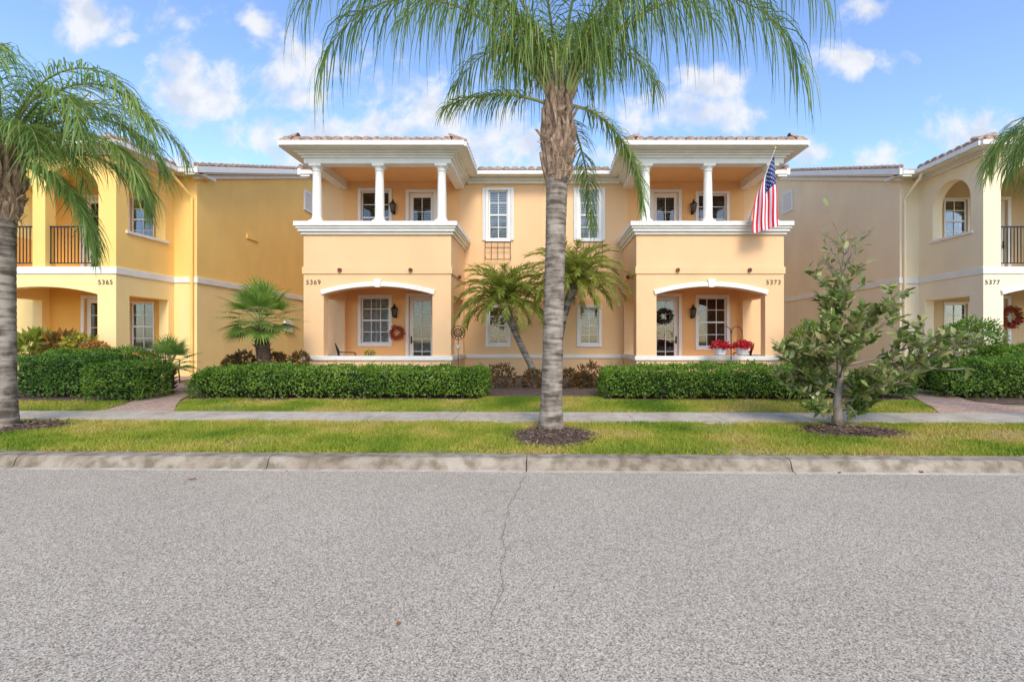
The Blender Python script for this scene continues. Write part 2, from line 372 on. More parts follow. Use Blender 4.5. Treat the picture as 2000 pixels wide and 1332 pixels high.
grass('lawn_grass',9000,10.2,10.75,lambda Y,u:-1.35+2.6*u)
grass('lawn_grass',16000,8.99,10.1,lambda Y,u:-13+(np.interp(Y,[9,10.1],[-8.25,-8.6])+13)*u)
grass('lawn_grass',8000,8.99,9.9,lambda Y,u:10.0+3*u)

# ---------------------------------------------------------------- house pieces
def window(par,x0,x1,z0,z1,yf,cols=2,rows=4,blind=True,casing=.09,label=None):
    y=yf+.09
    mb=MB(); mb.box(x0,x1,y,y+.008,z0,z1); w=mb.obj('window',GLASS,par)
    if label: w['label']=label
    m=MB(); c=casing
    m.box(x0-c,x1+c,yf-.035,yf-.002,z1,z1+c); m.box(x0-c,x1+c,yf-.06,yf-.002,z0-c,z0); m.box(x0-c,x0,yf-.035,yf-.002,z0,z1); m.box(x1,x1+c,yf-.035,yf-.002,z0,z1)
    fw=.045
    m.box(x0+.001,x1-.001,y-.03,y-.002,z1-fw,z1-.001); m.box(x0+.001,x1-.001,y-.03,y-.002,z0+.001,z0+fw); m.box(x0+.001,x0+fw,y-.03,y-.002,z0+fw,z1-fw); m.box(x1-fw,x1-.001,y-.03,y-.002,z0+fw,z1-fw)
    zm=(z0+z1)/2; m.box(x0+fw,x1-fw,y-.035,y-.002,zm-.025,zm+.025)
    for i in range(1,cols):
        xm=x0+(x1-x0)*i/cols; m.box(xm-.011,xm+.011,y-.014,y-.003,z0+fw,z1-fw)
    for j in range(1,rows):
        zz=z0+(z1-z0)*j/rows
        if abs(zz-zm)>.05: m.box(x0+fw,x1-fw,y-.013,y-.0035,zz-.011,zz+.011)
    m.obj('frame',WHITE2,w)
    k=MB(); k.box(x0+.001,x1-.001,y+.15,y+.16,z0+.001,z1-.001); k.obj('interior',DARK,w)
    if blind:
        s=MB(); zz=z0+.04; sh=blind=='shutter'
        while zz<z1-.05:
            s.add([(x0+.03,y+(.03 if sh else .05),zz),(x1-.03,y+(.03 if sh else .05),zz),(x1-.03,y+(.06 if sh else .10),zz+(.058 if sh else .030)),(x0+.03,y+(.06 if sh else .10),zz+(.058 if sh else .030))],[(0,1,2,3)]); zz+=.075 if sh else .068
        if sh:
            xm=(x0+x1)/2; s.box(xm-.03,xm+.03,y+.022,y+.07,z0+.01,z1-.01); s.box(x0+.01,x0+.06,y+.022,y+.07,z0+.01,z1-.01); s.box(x1-.06,x1-.01,y+.022,y+.07,z0+.01,z1-.01)
        s.obj('blind',SHUT if sh else BLIND,w)
    return w
def door(par,x0,x1,z0,z1,yf,side=1,dark=False,label=None):
    y=yf+.08; mb=MB(); st=.13
    gx0,gx1,gz0,gz1=x0+st,x1-st,z0+.25,z1-.15
    mb.box(x0+.002,gx0,y,y+.045,z0,z1-.002); mb.box(gx1,x1-.002,y,y+.045,z0,z1-.002); mb.box(gx0,gx1,y,y+.045,z0,gz0); mb.box(gx0,gx1,y,y+.045,gz1,z1-.002)
    d=mb.obj('door',WHITE2,par)
    if label: d['label']=label
    g=MB(); g.box(gx0+.001,gx1-.001,y+.015,y+.022,gz0+.001,gz1-.001); g.obj('door_glass',GLASS,d)
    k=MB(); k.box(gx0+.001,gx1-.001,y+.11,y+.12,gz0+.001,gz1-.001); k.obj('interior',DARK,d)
    if not dark:
        s=MB(); zz=gz0+.02
        while zz<gz1-.05:
            s.add([(gx0+.01,y+.05,zz),(gx1-.01,y+.05,zz),(gx1-.01,y+.085,zz+.026),(gx0+.01,y+.085,zz+.026)],[(0,1,2,3)]); zz+=.068
        s.obj('blind',BLIND,d)
    f=MB(); c=.1
    f.box(x0-c,x0,yf-.035,yf-.002,z0,z1+c); f.box(x1,x1+c,yf-.035,yf-.002,z0,z1+c); f.box(x0,x1,yf-.035,yf-.002,z1,z1+c)
    xm=(gx0+gx1)/2
    f.box(xm-.01,xm+.01,y+.001,y+.012,gz0,gz1)
    for j in range(1,5):
        zz=gz0+(gz1-gz0)*j/5; f.box(gx0,gx1,y+.002,y+.011,zz-.01,zz+.01)
    f.obj('frame',WHITE2,d)
    h=MB(); hx=x1-.065 if side>0 else x0+.065
    h.tube([(hx,y,z0+1.0),(hx,y-.05,z0+1.0),(hx-side*.1,y-.055,z0+1.0)],[.016,.013,.011],8); h.box(hx-.025,hx+.025,y-.012,y-.001,z0+.93,z0+1.18); h.obj('handle',BRONZE,d)
    return d
def lantern(par,x,z,yf,s=1.0):
    m=MB(); y=yf-.17*s
    m.box(x-.045*s,x+.045*s,yf-.03,yf-.002,z-.16*s,z+.16*s)
    m.tube([(x,yf-.02,z-.05*s),(x,yf-.1*s,z+.0*s),(x,yf-.17*s,z-.03*s),(x,y,z-.12*s)],[.013]*4,6)
    m.tube([(x,yf-.02,z+.08*s),(x,yf-.1*s,z+.3*s),(x,y,z+.30*s),(x,y,z+.24*s)],[.012]*4,6)
    m.lathe((x,y,z),[(.02*s,-.15*s),(.06*s,-.12*s),(.065*s,-.10*s)],8)
    m.lathe((x,y,z),[(.11*s,.13*s),(.12*s,.145*s),(.05*s,.21*s),(.02*s,.25*s)],8)
    for k in range(6):
        a=math.pi/3*k; m.tube([(x+.06*s*math.cos(a),y+.06*s*math.sin(a),z-.10*s),(x+.105*s*math.cos(a),y+.105*s*math.sin(a),z+.13*s)],[.008,.008],5)
    o=m.obj('wall_lantern',BRONZE,par)
    g=MB(); g.lathe((x,y,z),[(.05*s,-.10*s),(.093*s,.13*s)],8); g.obj('lantern_glass',base_mat('lantern_glass',(.13,.11,.08),.15,.2,spec=.6),o)
def number(par,txt,x,z,yf,size=.2):
    cu=bpy.data.curves.new('t','FONT'); cu.body=txt; cu.size=size; cu.extrude=.006; cu.offset=-.001; cu.space_character=1.2
    o=bpy.data.objects.new('t',cu); COL.objects.link(o); bpy.context.view_layer.update()
    me=bpy.data.meshes.new_from_object(o.evaluated_get(bpy.context.evaluated_depsgraph_get()))
    bpy.data.objects.remove(o)
    me.materials.clear(); me.materials.append(NUM)
    v=np.array([p.co[:] for p in me.vertices]); w=np.stack([v[:,0]+x,yf-.012-v[:,2],v[:,1]+z],1)
    me.vertices.foreach_set('co',w.astype(np.float32).ravel()); me.update()
    finish('house_number',me,par,label='metal house number '+txt)
def eave_tiles(mb,x0,x1,y,z,r=.125,axis='x',ln=.5,sgn=1,slope=1/3):
    n=max(1,int((x1-x0)/(2*r*1.05))); w=(x1-x0)/n
    for i in range(n):
        c=x0+w*(i+.5); o=len(mb.v); K=6; hh=.115*random.uniform(.92,1.05)
        for l,(q) in enumerate((0,ln)):
            for k in range(K+1):
                a=math.pi*k/K; dx=-math.cos(a)*w*.46; dz=math.sin(a)*hh
                if axis=='x': mb.v.append((c+dx,y+sgn*q,z+dz+q*slope))
                else: mb.v.append((y+sgn*q,c+dx,z+dz+q*slope))
        fs=[(o+k,o+k+1,o+K+1+k+1,o+K+1+k) for k in range(K)]+[tuple(o+k for k in range(K+1))]
        mb.f+=fs; mb.m+=[0]*len(fs)
def ring(mb,x0,x1,y0,y1,t,pr,z0,z1,mi=0,yb=None):
    mb.box(x0-pr,x1+pr,y0-pr,y0+t,z0,z1,mi); mb.box(x0-pr,x0+t,y0+t,y1-.003,z0,z1,mi); mb.box(x1-t,x1+pr,y0+t,y1-.003,z0,z1,mi)
def arch_trim(mb,o0,o1,spring,rise,y0,th=.13,pr=.05):
    n=18; c=(o0+o1)/2; w=(o1-o0)/2; R=(w*w+rise*rise)/(2*rise); zc=spring+rise-R
    a0=math.asin(w/R)*1.03
    A=[-a0+2*a0*i/n for i in range(n+1)]
    for i in range(n):
        p,q=A[i],A[i+1]
        mb.prism([(c+R*math.sin(p),zc+R*math.cos(p)),(c+R*math.sin(q),zc+R*math.cos(q)),(c+(R+th)*math.sin(q),zc+(R+th)*math.cos(q)),(c+(R+th)*math.sin(p),zc+(R+th)*math.cos(p))],'x',y0-pr,y0-.002)
    mb.prism([(c-.07,spring+rise-.03),(c+.07,spring+rise-.03),(c+.11,spring+rise+.2),(c-.11,spring+rise+.2)],'x',y0-pr-.03,y0-.003)

def block(par,W,T,G,x0,x1,style,near,belt_white,tile,ceilm,d1=D1,oh=.45,trim_arch=True):
    t=.3
    sideopen = style=='arches'
    G.box(x0,x1,D0,D0+t,.1,.95)
    for (a,b,isnear) in ((x0,x0+t,near<0),(x1-t,x1,near>0)):
        if sideopen and isnear: G.box(a,b,D0+t,D0+.45,.1,.95)
        else: G.box(a,b,D0+t,d1,.1,.95)
    T.box(x0-.05,x1+.05,D0-.05,D0+t,.95,1.07)
    for (a,b,isnear) in ((x0-.05,x0+t,near<0),(x1-t,x1+.05,near>0)):
        if sideopen and isnear: T.box(a,b,D0+t,D0+.45,.95,1.07)
        else: T.box(a,b,D0+t,d1-.003,.95,1.07)
    o0,o1=x0+.57,x1-.53
    G.wall('x',x0,x1,D0,D0+t,1.07,3.41,[(o0,o1,1.07,2.83,.22)])
    if trim_arch: arch_trim(T,o0,o1,2.83,.22,D0)
    for (a,b,isnear) in ((x0,x0+t,near<0),(x1-t,x1,near>0)):
        if sideopen and isnear:
            G.wall('y',D0+t,d1,a,b,1.07,3.41,[(D0+.45,d1-.25,1.07,2.83,0)])
            G.box(a,b,d1-.25,d1,.1,1.07)
        else: G.wall('y',D0+t,d1,a,b,1.07,3.41,[(D0+.45,d1-.25,1.07,2.83,0)])
    ring(T if belt_white else W,x0,x1,D0,d1,t,.03,3.41,3.61)
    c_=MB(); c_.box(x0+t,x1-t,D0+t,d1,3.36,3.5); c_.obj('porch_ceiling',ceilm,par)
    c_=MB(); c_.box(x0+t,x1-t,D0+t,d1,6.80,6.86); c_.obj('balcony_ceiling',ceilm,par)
    W.box(x0+t,x1-t,D0+t,d1,3.5,3.66)
    W.box(x0+t,x1-t,D0+t,d1,.1,.48)
    if style=='columns':
        W.box(x0,x1,D0,D0+t,3.61,4.52); W.box(x0,x0+t,D0+t,d1,3.61,4.52); W.box(x1-t,x1,D0+t,d1,3.61,4.52)
        ring(T,x0,x1,D0,d1,t,.06,4.52,4.60); ring(T,x0,x1,D0,d1,t,.12,4.60,4.68); ring(T,x0,x1,D0,d1,t,.2,4.74,4.87); ring(T,x0,x1,D0,d1,t,.16,4.68,4.74)
        ring(T,x0,x1,D0,d1,t,.0,6.55,6.70); ring(T,x0,x1,D0,d1,t,.05,6.70,6.76)
    else:
        g0=x0+.5; g1=x1-.5; mid=(g0+g1)/2; ops=[(g0,mid-.18,3.61,5.75,(mid-.18-g0)/2*.98),(mid+.18,g1,3.61,5.75,(g1-mid-.18)/2*.98)]
        W.wall('x',x0,x1,D0,D0+t,3.61,6.76,ops)
        for (a,b,isnear) in ((x0,x0+t,near<0),(x1-t,x1,near>0)):
            c=15.12; r=.70
            W.wall('y',D0+t,d1,a,b,3.61,6.76,[(c-r,c+r,4.72,5.74,r*.99)])
            if isnear:
                T.box(a-.05,b+.05,c-r-.1,c+r+.1,4.64,4.72)
    ring(T,x0,x1,D0,d1,t,.12,6.76,6.81); ring(T,x0,x1,D0,d1,t,.2,6.81,6.86)
    T.box(x0-oh+.02,x1+oh-.02,D0-oh+.02,d1-.5,6.86,6.90)
    T.box(x0-oh,x1+oh,D0-oh-.06,D0-oh+.02,6.88,7.01); T.box(x0-oh-.06,x0-oh+.02,D0-oh+.02,d1-.62,6.88,7.01); T.box(x1+oh-.02,x1+oh+.06,D0-oh+.02,d1-.62,6.88,7.01)
    ex0,ex1,ey=x0-oh+.02,x1+oh-.02,D0-oh+.02; hw=(ex1-ex0)/2; xm=(ex0+ex1)/2; z=7.0
    tile.add([(ex0,ey,z),(ex1,ey,z),(xm,ey+hw,z+hw/3),(xm,ey+hw+6,z+hw/3),(ex0,ey+10,z),(ex1,ey+10,z)],[(0,1,2),(0,2,3,4),(1,5,3,2)])
    eave_tiles(tile,ex0+.05,ex1-.05,ey-.06,z+.015); eave_tiles(tile,ey,d1-.6,ex0-.06,z+.015,axis='y'); eave_tiles(tile,ey,d1-.6,ex1+.06,z+.015,axis='y',sgn=-1)
    return (o0,o1)
def column(par,x,y,z0=4.87,z1=6.55):
    m=MB(); m.box(x-.17,x+.17,y-.17,y+.17,z0,z0+.07); m.box(x-.17,x+.17,y-.17,y+.17,z1-.07,z1)
    H=z1-z0
    m.lathe((x,y,z0),[(.165,.07),(.165,.12),(.135,.15),(.13,.2),(.13,.2+(H-.4)*.35),(.112,H-.2),(.13,H-.19),(.13,H-.165),(.115,H-.16),(.12,H-.13),(.16,H-.07)],28)
    return m.obj('column',WHITE,par)
def mainroof(T,tile,x0,x1,ye):
    zr=7.0+(25-ye)/3; oh=.3
    tile.prism([(ye,6.98),(25,zr),(33.6,6.98),(33.6,7.06),(25,zr+.08),(ye,7.06)],'y',x0-oh,x1+oh)
    T.box(x0-oh,x1+oh,ye-.08,ye-.001,6.87,7.0)
    T.box(x0-oh,x1+oh,ye,D1+.3,6.90,6.975)
    for sx,xa,sg in ((0,x0,-1),(1,x1,1)):
        e=xa+sg*oh
        # stepped white rake cornice
        lo,hi=sorted((e+sg*.002,e+sg*.10)); T.prism([(ye-.05,6.86),(25,zr-.14),(25,zr+.06),(ye-.05,7.06)],'y',lo,hi)
        lo,hi=sorted((xa,e)); T.prism([(ye-.05,6.80),(25,zr-.20),(25,zr-.05),(ye-.05,6.95)],'y',lo,hi)
        lo,hi=sorted((xa-sg*.001,xa+sg*.14)); T.prism([(ye+.3,6.76),(25,zr-.34),(25,zr-.201),(ye+.3,6.899)],'y',lo,hi)
        n=30
        for i in range(n):
            ya=ye+(25-ye)*i/n; yb=ye+(25-ye)*(i+1)/n+.03; za=7.09+(ya-ye)/3; zb=7.09+(yb-ye)/3
            tile.tube([(e+sg*.02,ya,za+.04),(e+sg*.02,yb,zb-.0)],[.085,.07],8)
def frontwall(par,segs,d1,zs):
    for (a,b,mbx) in segs:
        own=isinstance(mbx,bpy.types.Material); m=MB() if own else None
        for (z0,z1,ops,alt) in zs:
            tgt=m if own else (alt if alt is not None else mbx)
            tgt.wall('x',a,b,d1,d1+.3,z0,z1,[o for o in ops if o[0]>=a-1e-6 and o[1]<=b+1e-6])
        if own: m.obj('recessed_wall',mbx,par)  # back wall of the recess, its shade is in the stucco colour

# ================= centre house =================
H=thing('house',(0,D1,.3),'two-storey peach stucco duplex with columned balconies and porches','house')
W,T,R=MB(),MB(),MB()
def op(x0,x1,z0,z1): return (x0,x1,z0,z1,0)
wl=[-6.10,-5.15]; dl=[-4.50,-3.66]; mw=[-1.84,-1.20]
low=[op(wl[0],wl[1],1.42,2.95),op(dl[0],dl[1],.48,2.98),op(mw[0],mw[1],1.4,2.62),op(-mw[1],-mw[0],1.4,2.62),op(-dl[1],-dl[0],.48,2.98),op(-wl[1],-wl[0],1.3,2.95)]
up=[op(wl[0],wl[1],4.75,6.5),op(dl[0],dl[1]+.0,3.66,6.45),op(mw[0],mw[1],4.9,6.52),op(-mw[1],-mw[0],4.9,6.52),op(-dl[1],-dl[0],3.66,6.45),op(-wl[1],-wl[0],4.75,6.4)]
XO=6.84; XI=2.64; HM=7.55
frontwall(H,[(-HM,-XO+.15,W),(-XO+.15,-XI-.15,PEACH_SHADE),(-XI-.15,XI+.15,W),(XI+.15,XO-.15,PEACH_SHADE),(XO-.15,HM,W)],D1,[(.1,3.5,low,None),(3.5,6.9,up,None)])
for a,b in ((-HM,-HM+.3),(HM-.3,HM)):
    W.prism([(D1+.3,.1),(33,.1),(33,7.1),(25,6.9+(25-D1)/3),(D1+.3,7.0)],'y',a,b)
W.box(-HM+.3,HM-.3,32.7,33,.1,6.9)
for sgn in (-1,1):
    x0,x1=(-XO,-XI) if sgn<0 else (XI,XO)
    block(H,W,T,W,x0,x1,'columns',-sgn,False,R,PEACH_SHADE)
    for xc in (6.52,4.72,2.93): column(H,sgn*xc,D0+.14)
mainroof(T,R,-HM,HM,D1-.5)
eave_tiles(R,-2.15,2.15,D1-.60,7.0)
T.box(-XI+.055,XI-.055,D1-.05,D1-.002,.93,1.05); T.box(-XI+.1,XI-.1,D1-.12,D1-.002,6.72,6.8); T.box(-XI+.1,XI-.1,D1-.2,D1-.003,6.8,6.899)
W.box(-XI+.03,XI-.03,D1-.03,D1-.002,3.41,3.61)
W.obj('wall',PEACH,H); T.obj('trim',WHITE,H,bevel=.008); R.obj('roof',TILE,H)
for i,(a,b,c,d,_) in enumerate(low):
    if i in (1,4): door(H,a,b,.48,d,D1,side=1 if i==4 else -1,dark=(i==4))
    else: window(H,a,b,c,d,D1,cols=3 if i in(0,5) else 2,rows=4,blind={0:'shutter',5:False}.get(i,True))
for i,(a,b,c,d,_) in enumerate(up):
    if i in (1,4): door(H,a,b,3.66,d,D1)
    else: window(H,a,b,c,d,D1,cols=2,rows=4,blind='shutter' if i in (2,3) else True)
for sgn in (-1,1):
    for x0 in (sgn*1.52-.52,sgn*1.52+.42):
        sb=MB(); sb.box(x0,x0+.10,D1-.06,D1-.002,4.85,6.6)
        zz=4.9
        while zz<6.52:
            sb.box(x0+.015,x0+.085,D1-.075,D1-.061,zz,zz+.03); zz+=.055
        sb.obj('shutter',WHITE2,H)
lantern(H,XX(773),ZZ(612),D1); lantern(H,XX(1351),ZZ(613),D1); lantern(H,XX(770),ZZ(410),D1); lantern(H,XX(1352),ZZ(410),D1)
number(H,'5369',-6.77,3.11,D0,.185); number(H,'5373',6.33,3.11,D0,.185)
for px in (665,803,1323,1463):
    m=MB(); x=XX(px,D0); z=ZZ(528,D0); m.tube([(x,D0-.09,z),(x,D0-.02,z)],[.055,.055],12); m.obj('scupper',BROWN,H)
for x in (-2.64+.03,2.64-.03):
    m=MB(); s_=1 if x<0 else -1; m.tube([(x,15.0,3.45),(x+s_*.09,15.0,3.45)],[.055,.055],12); m.obj('scupper',BROWN,H)
for sgn in (-1,1):
    m=MB(); c=sgn*1.52; z0=ZZ(508); z1=ZZ(474); y0=D1-.14
    for z in (z0,z1,(z0+z1)/2+.08): m.tube([(c-.42,y0,z),(c+.42,y0,z)],[.013,.013],6)
    for i in range(5):
        x=c-.42+.21*i; m.tube([(x,y0,z0),(x,y0,z1)],[.011,.011],6)
    for x in (c-.42,c+.42): m.tube([(x,y0,z1),(x,D1,z1)],[.011]*2,6); m.tube([(x,y0,z0),(x,D1,z0+.1)],[.011]*2,6)
    m.obj('iron_bracket',IRON2,H)

# ================= neighbour houses =================
def neighbour(sgn,xn_main,xn_blk,wallm,lowm,inm,label,num,d1,w0,w1):
    Hn=thing('house',(sgn*16,d1,.3),label,'house')
    W,T,R=MB(),MB(),MB()
    far=xn_main+sgn*8.5
    x0,x1=sorted((xn_main,far))
    bx0,bx1=sorted((xn_blk,xn_blk+sgn*4.4))
    def o(a,b,z0,z1): 
        a,b=sorted((xn_blk+sgn*a,xn_blk+sgn*b)); return op(a,b,z0,z1)
    low=[o(w0,w1,1.2,2.75),o(2.1,2.95,.48,2.9)]; up=[o(w0,w1,4.8,6.22),o(2.1,2.95,3.66,6.2)]
    low.sort(); up.sort()
    Wl=MB()
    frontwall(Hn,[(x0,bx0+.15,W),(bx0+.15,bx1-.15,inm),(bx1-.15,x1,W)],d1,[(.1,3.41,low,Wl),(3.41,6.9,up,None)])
    zr=lambda y: 6.9+(y-d1)/3
    for a,b in ((x0,x0+.3),(x1-.3,x1)):
        Wl.box(a,b,d1+.3,33,.1,3.41)
        W.prism([(d1+.3,3.41),(33,3.41),(33,7.1),(25,zr(25)),(d1+.3,zr(d1+.3))],'y',a,b)
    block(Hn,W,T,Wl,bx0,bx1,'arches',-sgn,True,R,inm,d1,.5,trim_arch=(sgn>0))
    mainroof(T,R,x0,x1,d1-.5)
    e=xn_main
    T.box(min(xn_blk,e),max(xn_blk,e),d1-.035,d1-.002,3.41,3.61)
    T.box(min(e,e-sgn*.04),max(e,e-sgn*.04),d1-.035,25.5,3.41,3.61)
    W.obj('wall',wallm,Hn,label='upper stucco wall'); Wl.obj('lower_wall',lowm,Hn,label='paler lower stucco wall'); T.obj('trim',WHITE,Hn,bevel=.008); R.obj('roof',TILE,Hn)
    for (a,b,c,d,_) in low+up:
        if c in (.48,3.66): door(Hn,a,b,c,d,d1)
        else: window(Hn,a,b,c,d,d1,cols=2,rows=4,blind=(c>3 and sgn>0),casing=.04)
    g0=bx0+.5; g1=bx1-.5; mid=(g0+g1)/2
    for (a,b) in ((g0,mid-.18),(mid+.18,g1)):
        m=MB(); m.box(a,b,D0+.12,D0+.16,4.76,4.80); m.box(a,b,D0+.12,D0+.16,3.72,3.75)
        n=int((b-a)/.1)
        for i in range(n+1):
            x=a+.02+(b-a-.04)*i/n; m.box(x-.009,x+.009,D0+.13,D0+.15,3.75,4.76)
        m.obj('balcony_railing',IRON,Hn)
    number(Hn,num,(xn_blk-.51) if sgn<0 else xn_blk+.04,3.11,D0,.185)
    m=MB(); xa=xn_blk-sgn*.42; xb=e+sgn*.12; m.tube([(xa,d1-.7,6.9),(xa,d1-.6,6.75),(xb,d1-.07,6.2),(xb,d1-.07,.35)],[.045]*4,8); m.obj('downspout',wallm,Hn)
    m=MB()
    m.box(min(e-sgn*.003,e-sgn*.04),max(e-sgn*.003,e-sgn*.04),18.9,19.6,5.45,5.62); m.obj('vent',wallm,Hn)
    m=MB(); a0,a1=min(e-sgn*.003,e-sgn*.05),max(e-sgn*.003,e-sgn*.05)
    m.box(a0,a1,23.4,23.5,7.75,8.72); m.box(a0,a1,24.3,24.4,7.75,8.72); m.box(a0,a1,23.5,24.3,7.75,7.83); m.box(a0,a1,23.5,24.3,8.64,8.72)
    zz=7.86
    while zz<8.6:
        m.box(min(e-sgn*.003,e-sgn*.03),max(e-sgn*.003,e-sgn*.03),23.5,24.3,zz,zz+.06); zz+=.1
    m.obj('side_louvre',WHITE2,Hn)
    m=MB(); m.box(min(e-sgn*.003,e-sgn*.08),max(e-sgn*.003,e-sgn*.08),21.6,22.3,1.9,2.4); m.obj('utility_box',WHITE2,Hn)
    return Hn
neighbour(-1,-11.43,-12.18,YELLOW,YELLOWL,YELLOW_SHADE,'two-storey yellow stucco house with arched balcony','5365',16.2,.68,1.44)
neighbour(1,11.88,12.52,TAN,TANL,TAN_SHADE,'two-storey tan stucco house with arched balcony and iron railing','5377',16.4,.86,1.62)

# ---------------------------------------------------------------- palms
def frond_data(base,az,th0,th1,L,nl,ll,lw,droop,p=1.3,tstart=.14,K=6,planes=.35,az_curve=0.0):
    n=26; pts=[np.array(base,float)]; tans=[]
    for i in range(n):
        t=(i+.5)/n; th=math.radians(th0+(th1-th0)*t**p); a=math.radians(az+az_curve*t)
        d=np.array([math.cos(th)*math.cos(a),math.cos(th)*math.sin(a),math.sin(th)]); tans.append(d); pts.append(pts[-1]+d*L/n)
    tans.append(tans[-1]); pts=np.array(pts); tans=np.array(tans)
    ts=np.concatenate([np.linspace(tstart,.995,nl)]*2)+rng.uniform(-.006,.006,2*nl); ts=np.clip(ts,0,1); sg=np.concatenate([np.ones(nl),-np.ones(nl)])
    ix=ts*n; B=np.stack([np.interp(ix,np.arange(n+1),pts[:,k]) for k in range(3)],1); T=unit(np.stack([np.interp(ix,np.arange(n+1),tans[:,k]) for k in range(3)],1))
    a=math.radians(az); S0=np.array([-math.sin(a),math.cos(a),0]); Sd=np.tile(S0,(2*nl,1))*sg[:,None]; U=unit(np.cross(T,Sd)); U*=np.sign(U[:,2:3]+1e-6)
    ang=np.interp(ts,[0,.3,1],[70,58,18])*math.pi/180+rng.normal(size=2*nl)*.14
    d=T*np.cos(ang)[:,None]+Sd*np.sin(ang)[:,None]+U*(rng.uniform(-planes,planes,2*nl)+.15)[:,None]; d=unit(d)
    prof=np.interp(ts,[0,.15,.4,.75,1],[.45,.8,1,.95,.7])*rng.uniform(.65,1.12,2*nl)*ll
    PT=np.zeros((2*nl,K,3)); PT[:,0]=B; cur=d; 
    sway=rng.normal(size=(2*nl,3))*.10; sway[:,2]=0
    for k in range(1,K):
        PT[:,k]=PT[:,k-1]+cur*(prof/(K-1))[:,None]
        g=droop*(.5+k/(K))*rng.uniform(.7,1.3,2*nl)
        cur=unit(cur+sway+np.stack([np.zeros_like(g),np.zeros_like(g),-g],1))
    side=unit(np.cross(d,np.array([0,0,1.0])+rng.normal(size=(2*nl,3))*.35)+rng.normal(size=(2*nl,3))*.15)
    w=np.interp(np.linspace(0,1,K),[0,.2,.6,1],[.5,1,.8,.08])*lw
    V,Fc=strips_faces(PT,side,w); return pts,V,Fc
def frond_obj(par,mats,*a,rr=.022,name='frond',**k):
    pts,V,Fc=frond_data(*a,**k)
    mb=MB(); idx=list(range(0,len(pts),2)); mb.tube([pts[i] for i in idx],[rr*(1-.85*i/(len(pts)-1)) for i in idx],5,0,cap=False)
    o=len(mb.v); mb.v+=[tuple(v) for v in V.tolist()]; mb.f+=[tuple(int(q)+o for q in f) for f in Fc]; mb.m+=[1]*len(Fc)
    return mb.obj(name,mats,par)
QL=leaf_mat('queen_palm_leaf',[(.08,.155,.03),(.17,.28,.05),(.29,.41,.08),(.48,.52,.20)],.42,.45,1.4,.5,.35)
QR=base_mat('palm_rachis',(.30,.32,.10),.6,.2,5)
def trunkmat():
    m=bpy.data.materials.new('palm_trunk_bark'); t=nt(m); N=t.nodes; L=t.links; b=N['Principled BSDF']; b.inputs['Roughness'].default_value=.92; b.inputs['Specular IOR Level'].default_value=.1
    tc=N.new('ShaderNodeTexCoord'); mp=N.new('ShaderNodeMapping'); mp.inputs['Scale'].default_value=(3,3,22)
    nz=N.new('ShaderNodeTexNoise'); nz.inputs['Scale'].default_value=1; nz.inputs['Detail'].default_value=6; L.new(tc.outputs['Object'],mp.inputs['Vector']); L.new(mp.outputs['Vector'],nz.inputs['Vector'])
    n2=N.new('ShaderNodeTexNoise'); n2.inputs['Scale'].default_value=6; n2.inputs['Detail'].default_value=9; L.new(tc.outputs['Object'],n2.inputs['Vector'])
    mx=N.new('ShaderNodeMath'); mx.operation='ADD'; L.new(nz.outputs['Fac'],mx.inputs[0]); L.new(n2.outputs['Fac'],mx.inputs[1])
    cr=N.new('ShaderNodeValToRGB'); e=cr.color_ramp.elements; e[0].position=.40; e[0].color=(.10,.078,.058,1); e[1].position=.60; e[1].color=(.37,.31,.245,1)
    q=e.new(.49); q.color=(.22,.18,.14,1)
    md=N.new('ShaderNodeMath'); md.operation='MULTIPLY'; md.inputs[1].default_value=.5; L.new(mx.outputs[0],md.inputs[0]); L.new(md.outputs[0],cr.inputs['Fac']); L.new(cr.outputs['Color'],b.inputs['Base Color'])
    bp=N.new('ShaderNodeBump'); bp.inputs['Strength'].default_value=.8; bp.inputs['Distance'].default_value=.02; L.new(md.outputs[0],bp.inputs['Height']); L.new(bp.outputs['Normal'],b.inputs['Normal']); return m
TRK=trunkmat()
BOOT=base_mat('palm_boot_fibre',(.14,.075,.04),.9,.4,9,.8,30,col2=(.50,.36,.24),stretch=(3,3,.8))
def ringed_trunk(mb,pts,rad,n=20,step=.035):
    pts=[Vector(p) for p in pts]; seg=[(pts[i+1]-pts[i]).length for i in range(len(pts)-1)]; tot=sum(seg); cum=np.concatenate([[0],np.cumsum(seg)])
    k=int(tot/step); ts=np.linspace(0,tot,k+1)
    Pn=[Vector([float(np.interp(t,cum,[p[c] for p in pts])) for c in range(3)]) for t in ts]
    Rn=[float(np.interp(t,cum,rad))*(1+(.018 if i%3==0 else -.006)+random.uniform(-.006,.006)) for i,t in enumerate(ts)]
    mb.tube(Pn,Rn,n)
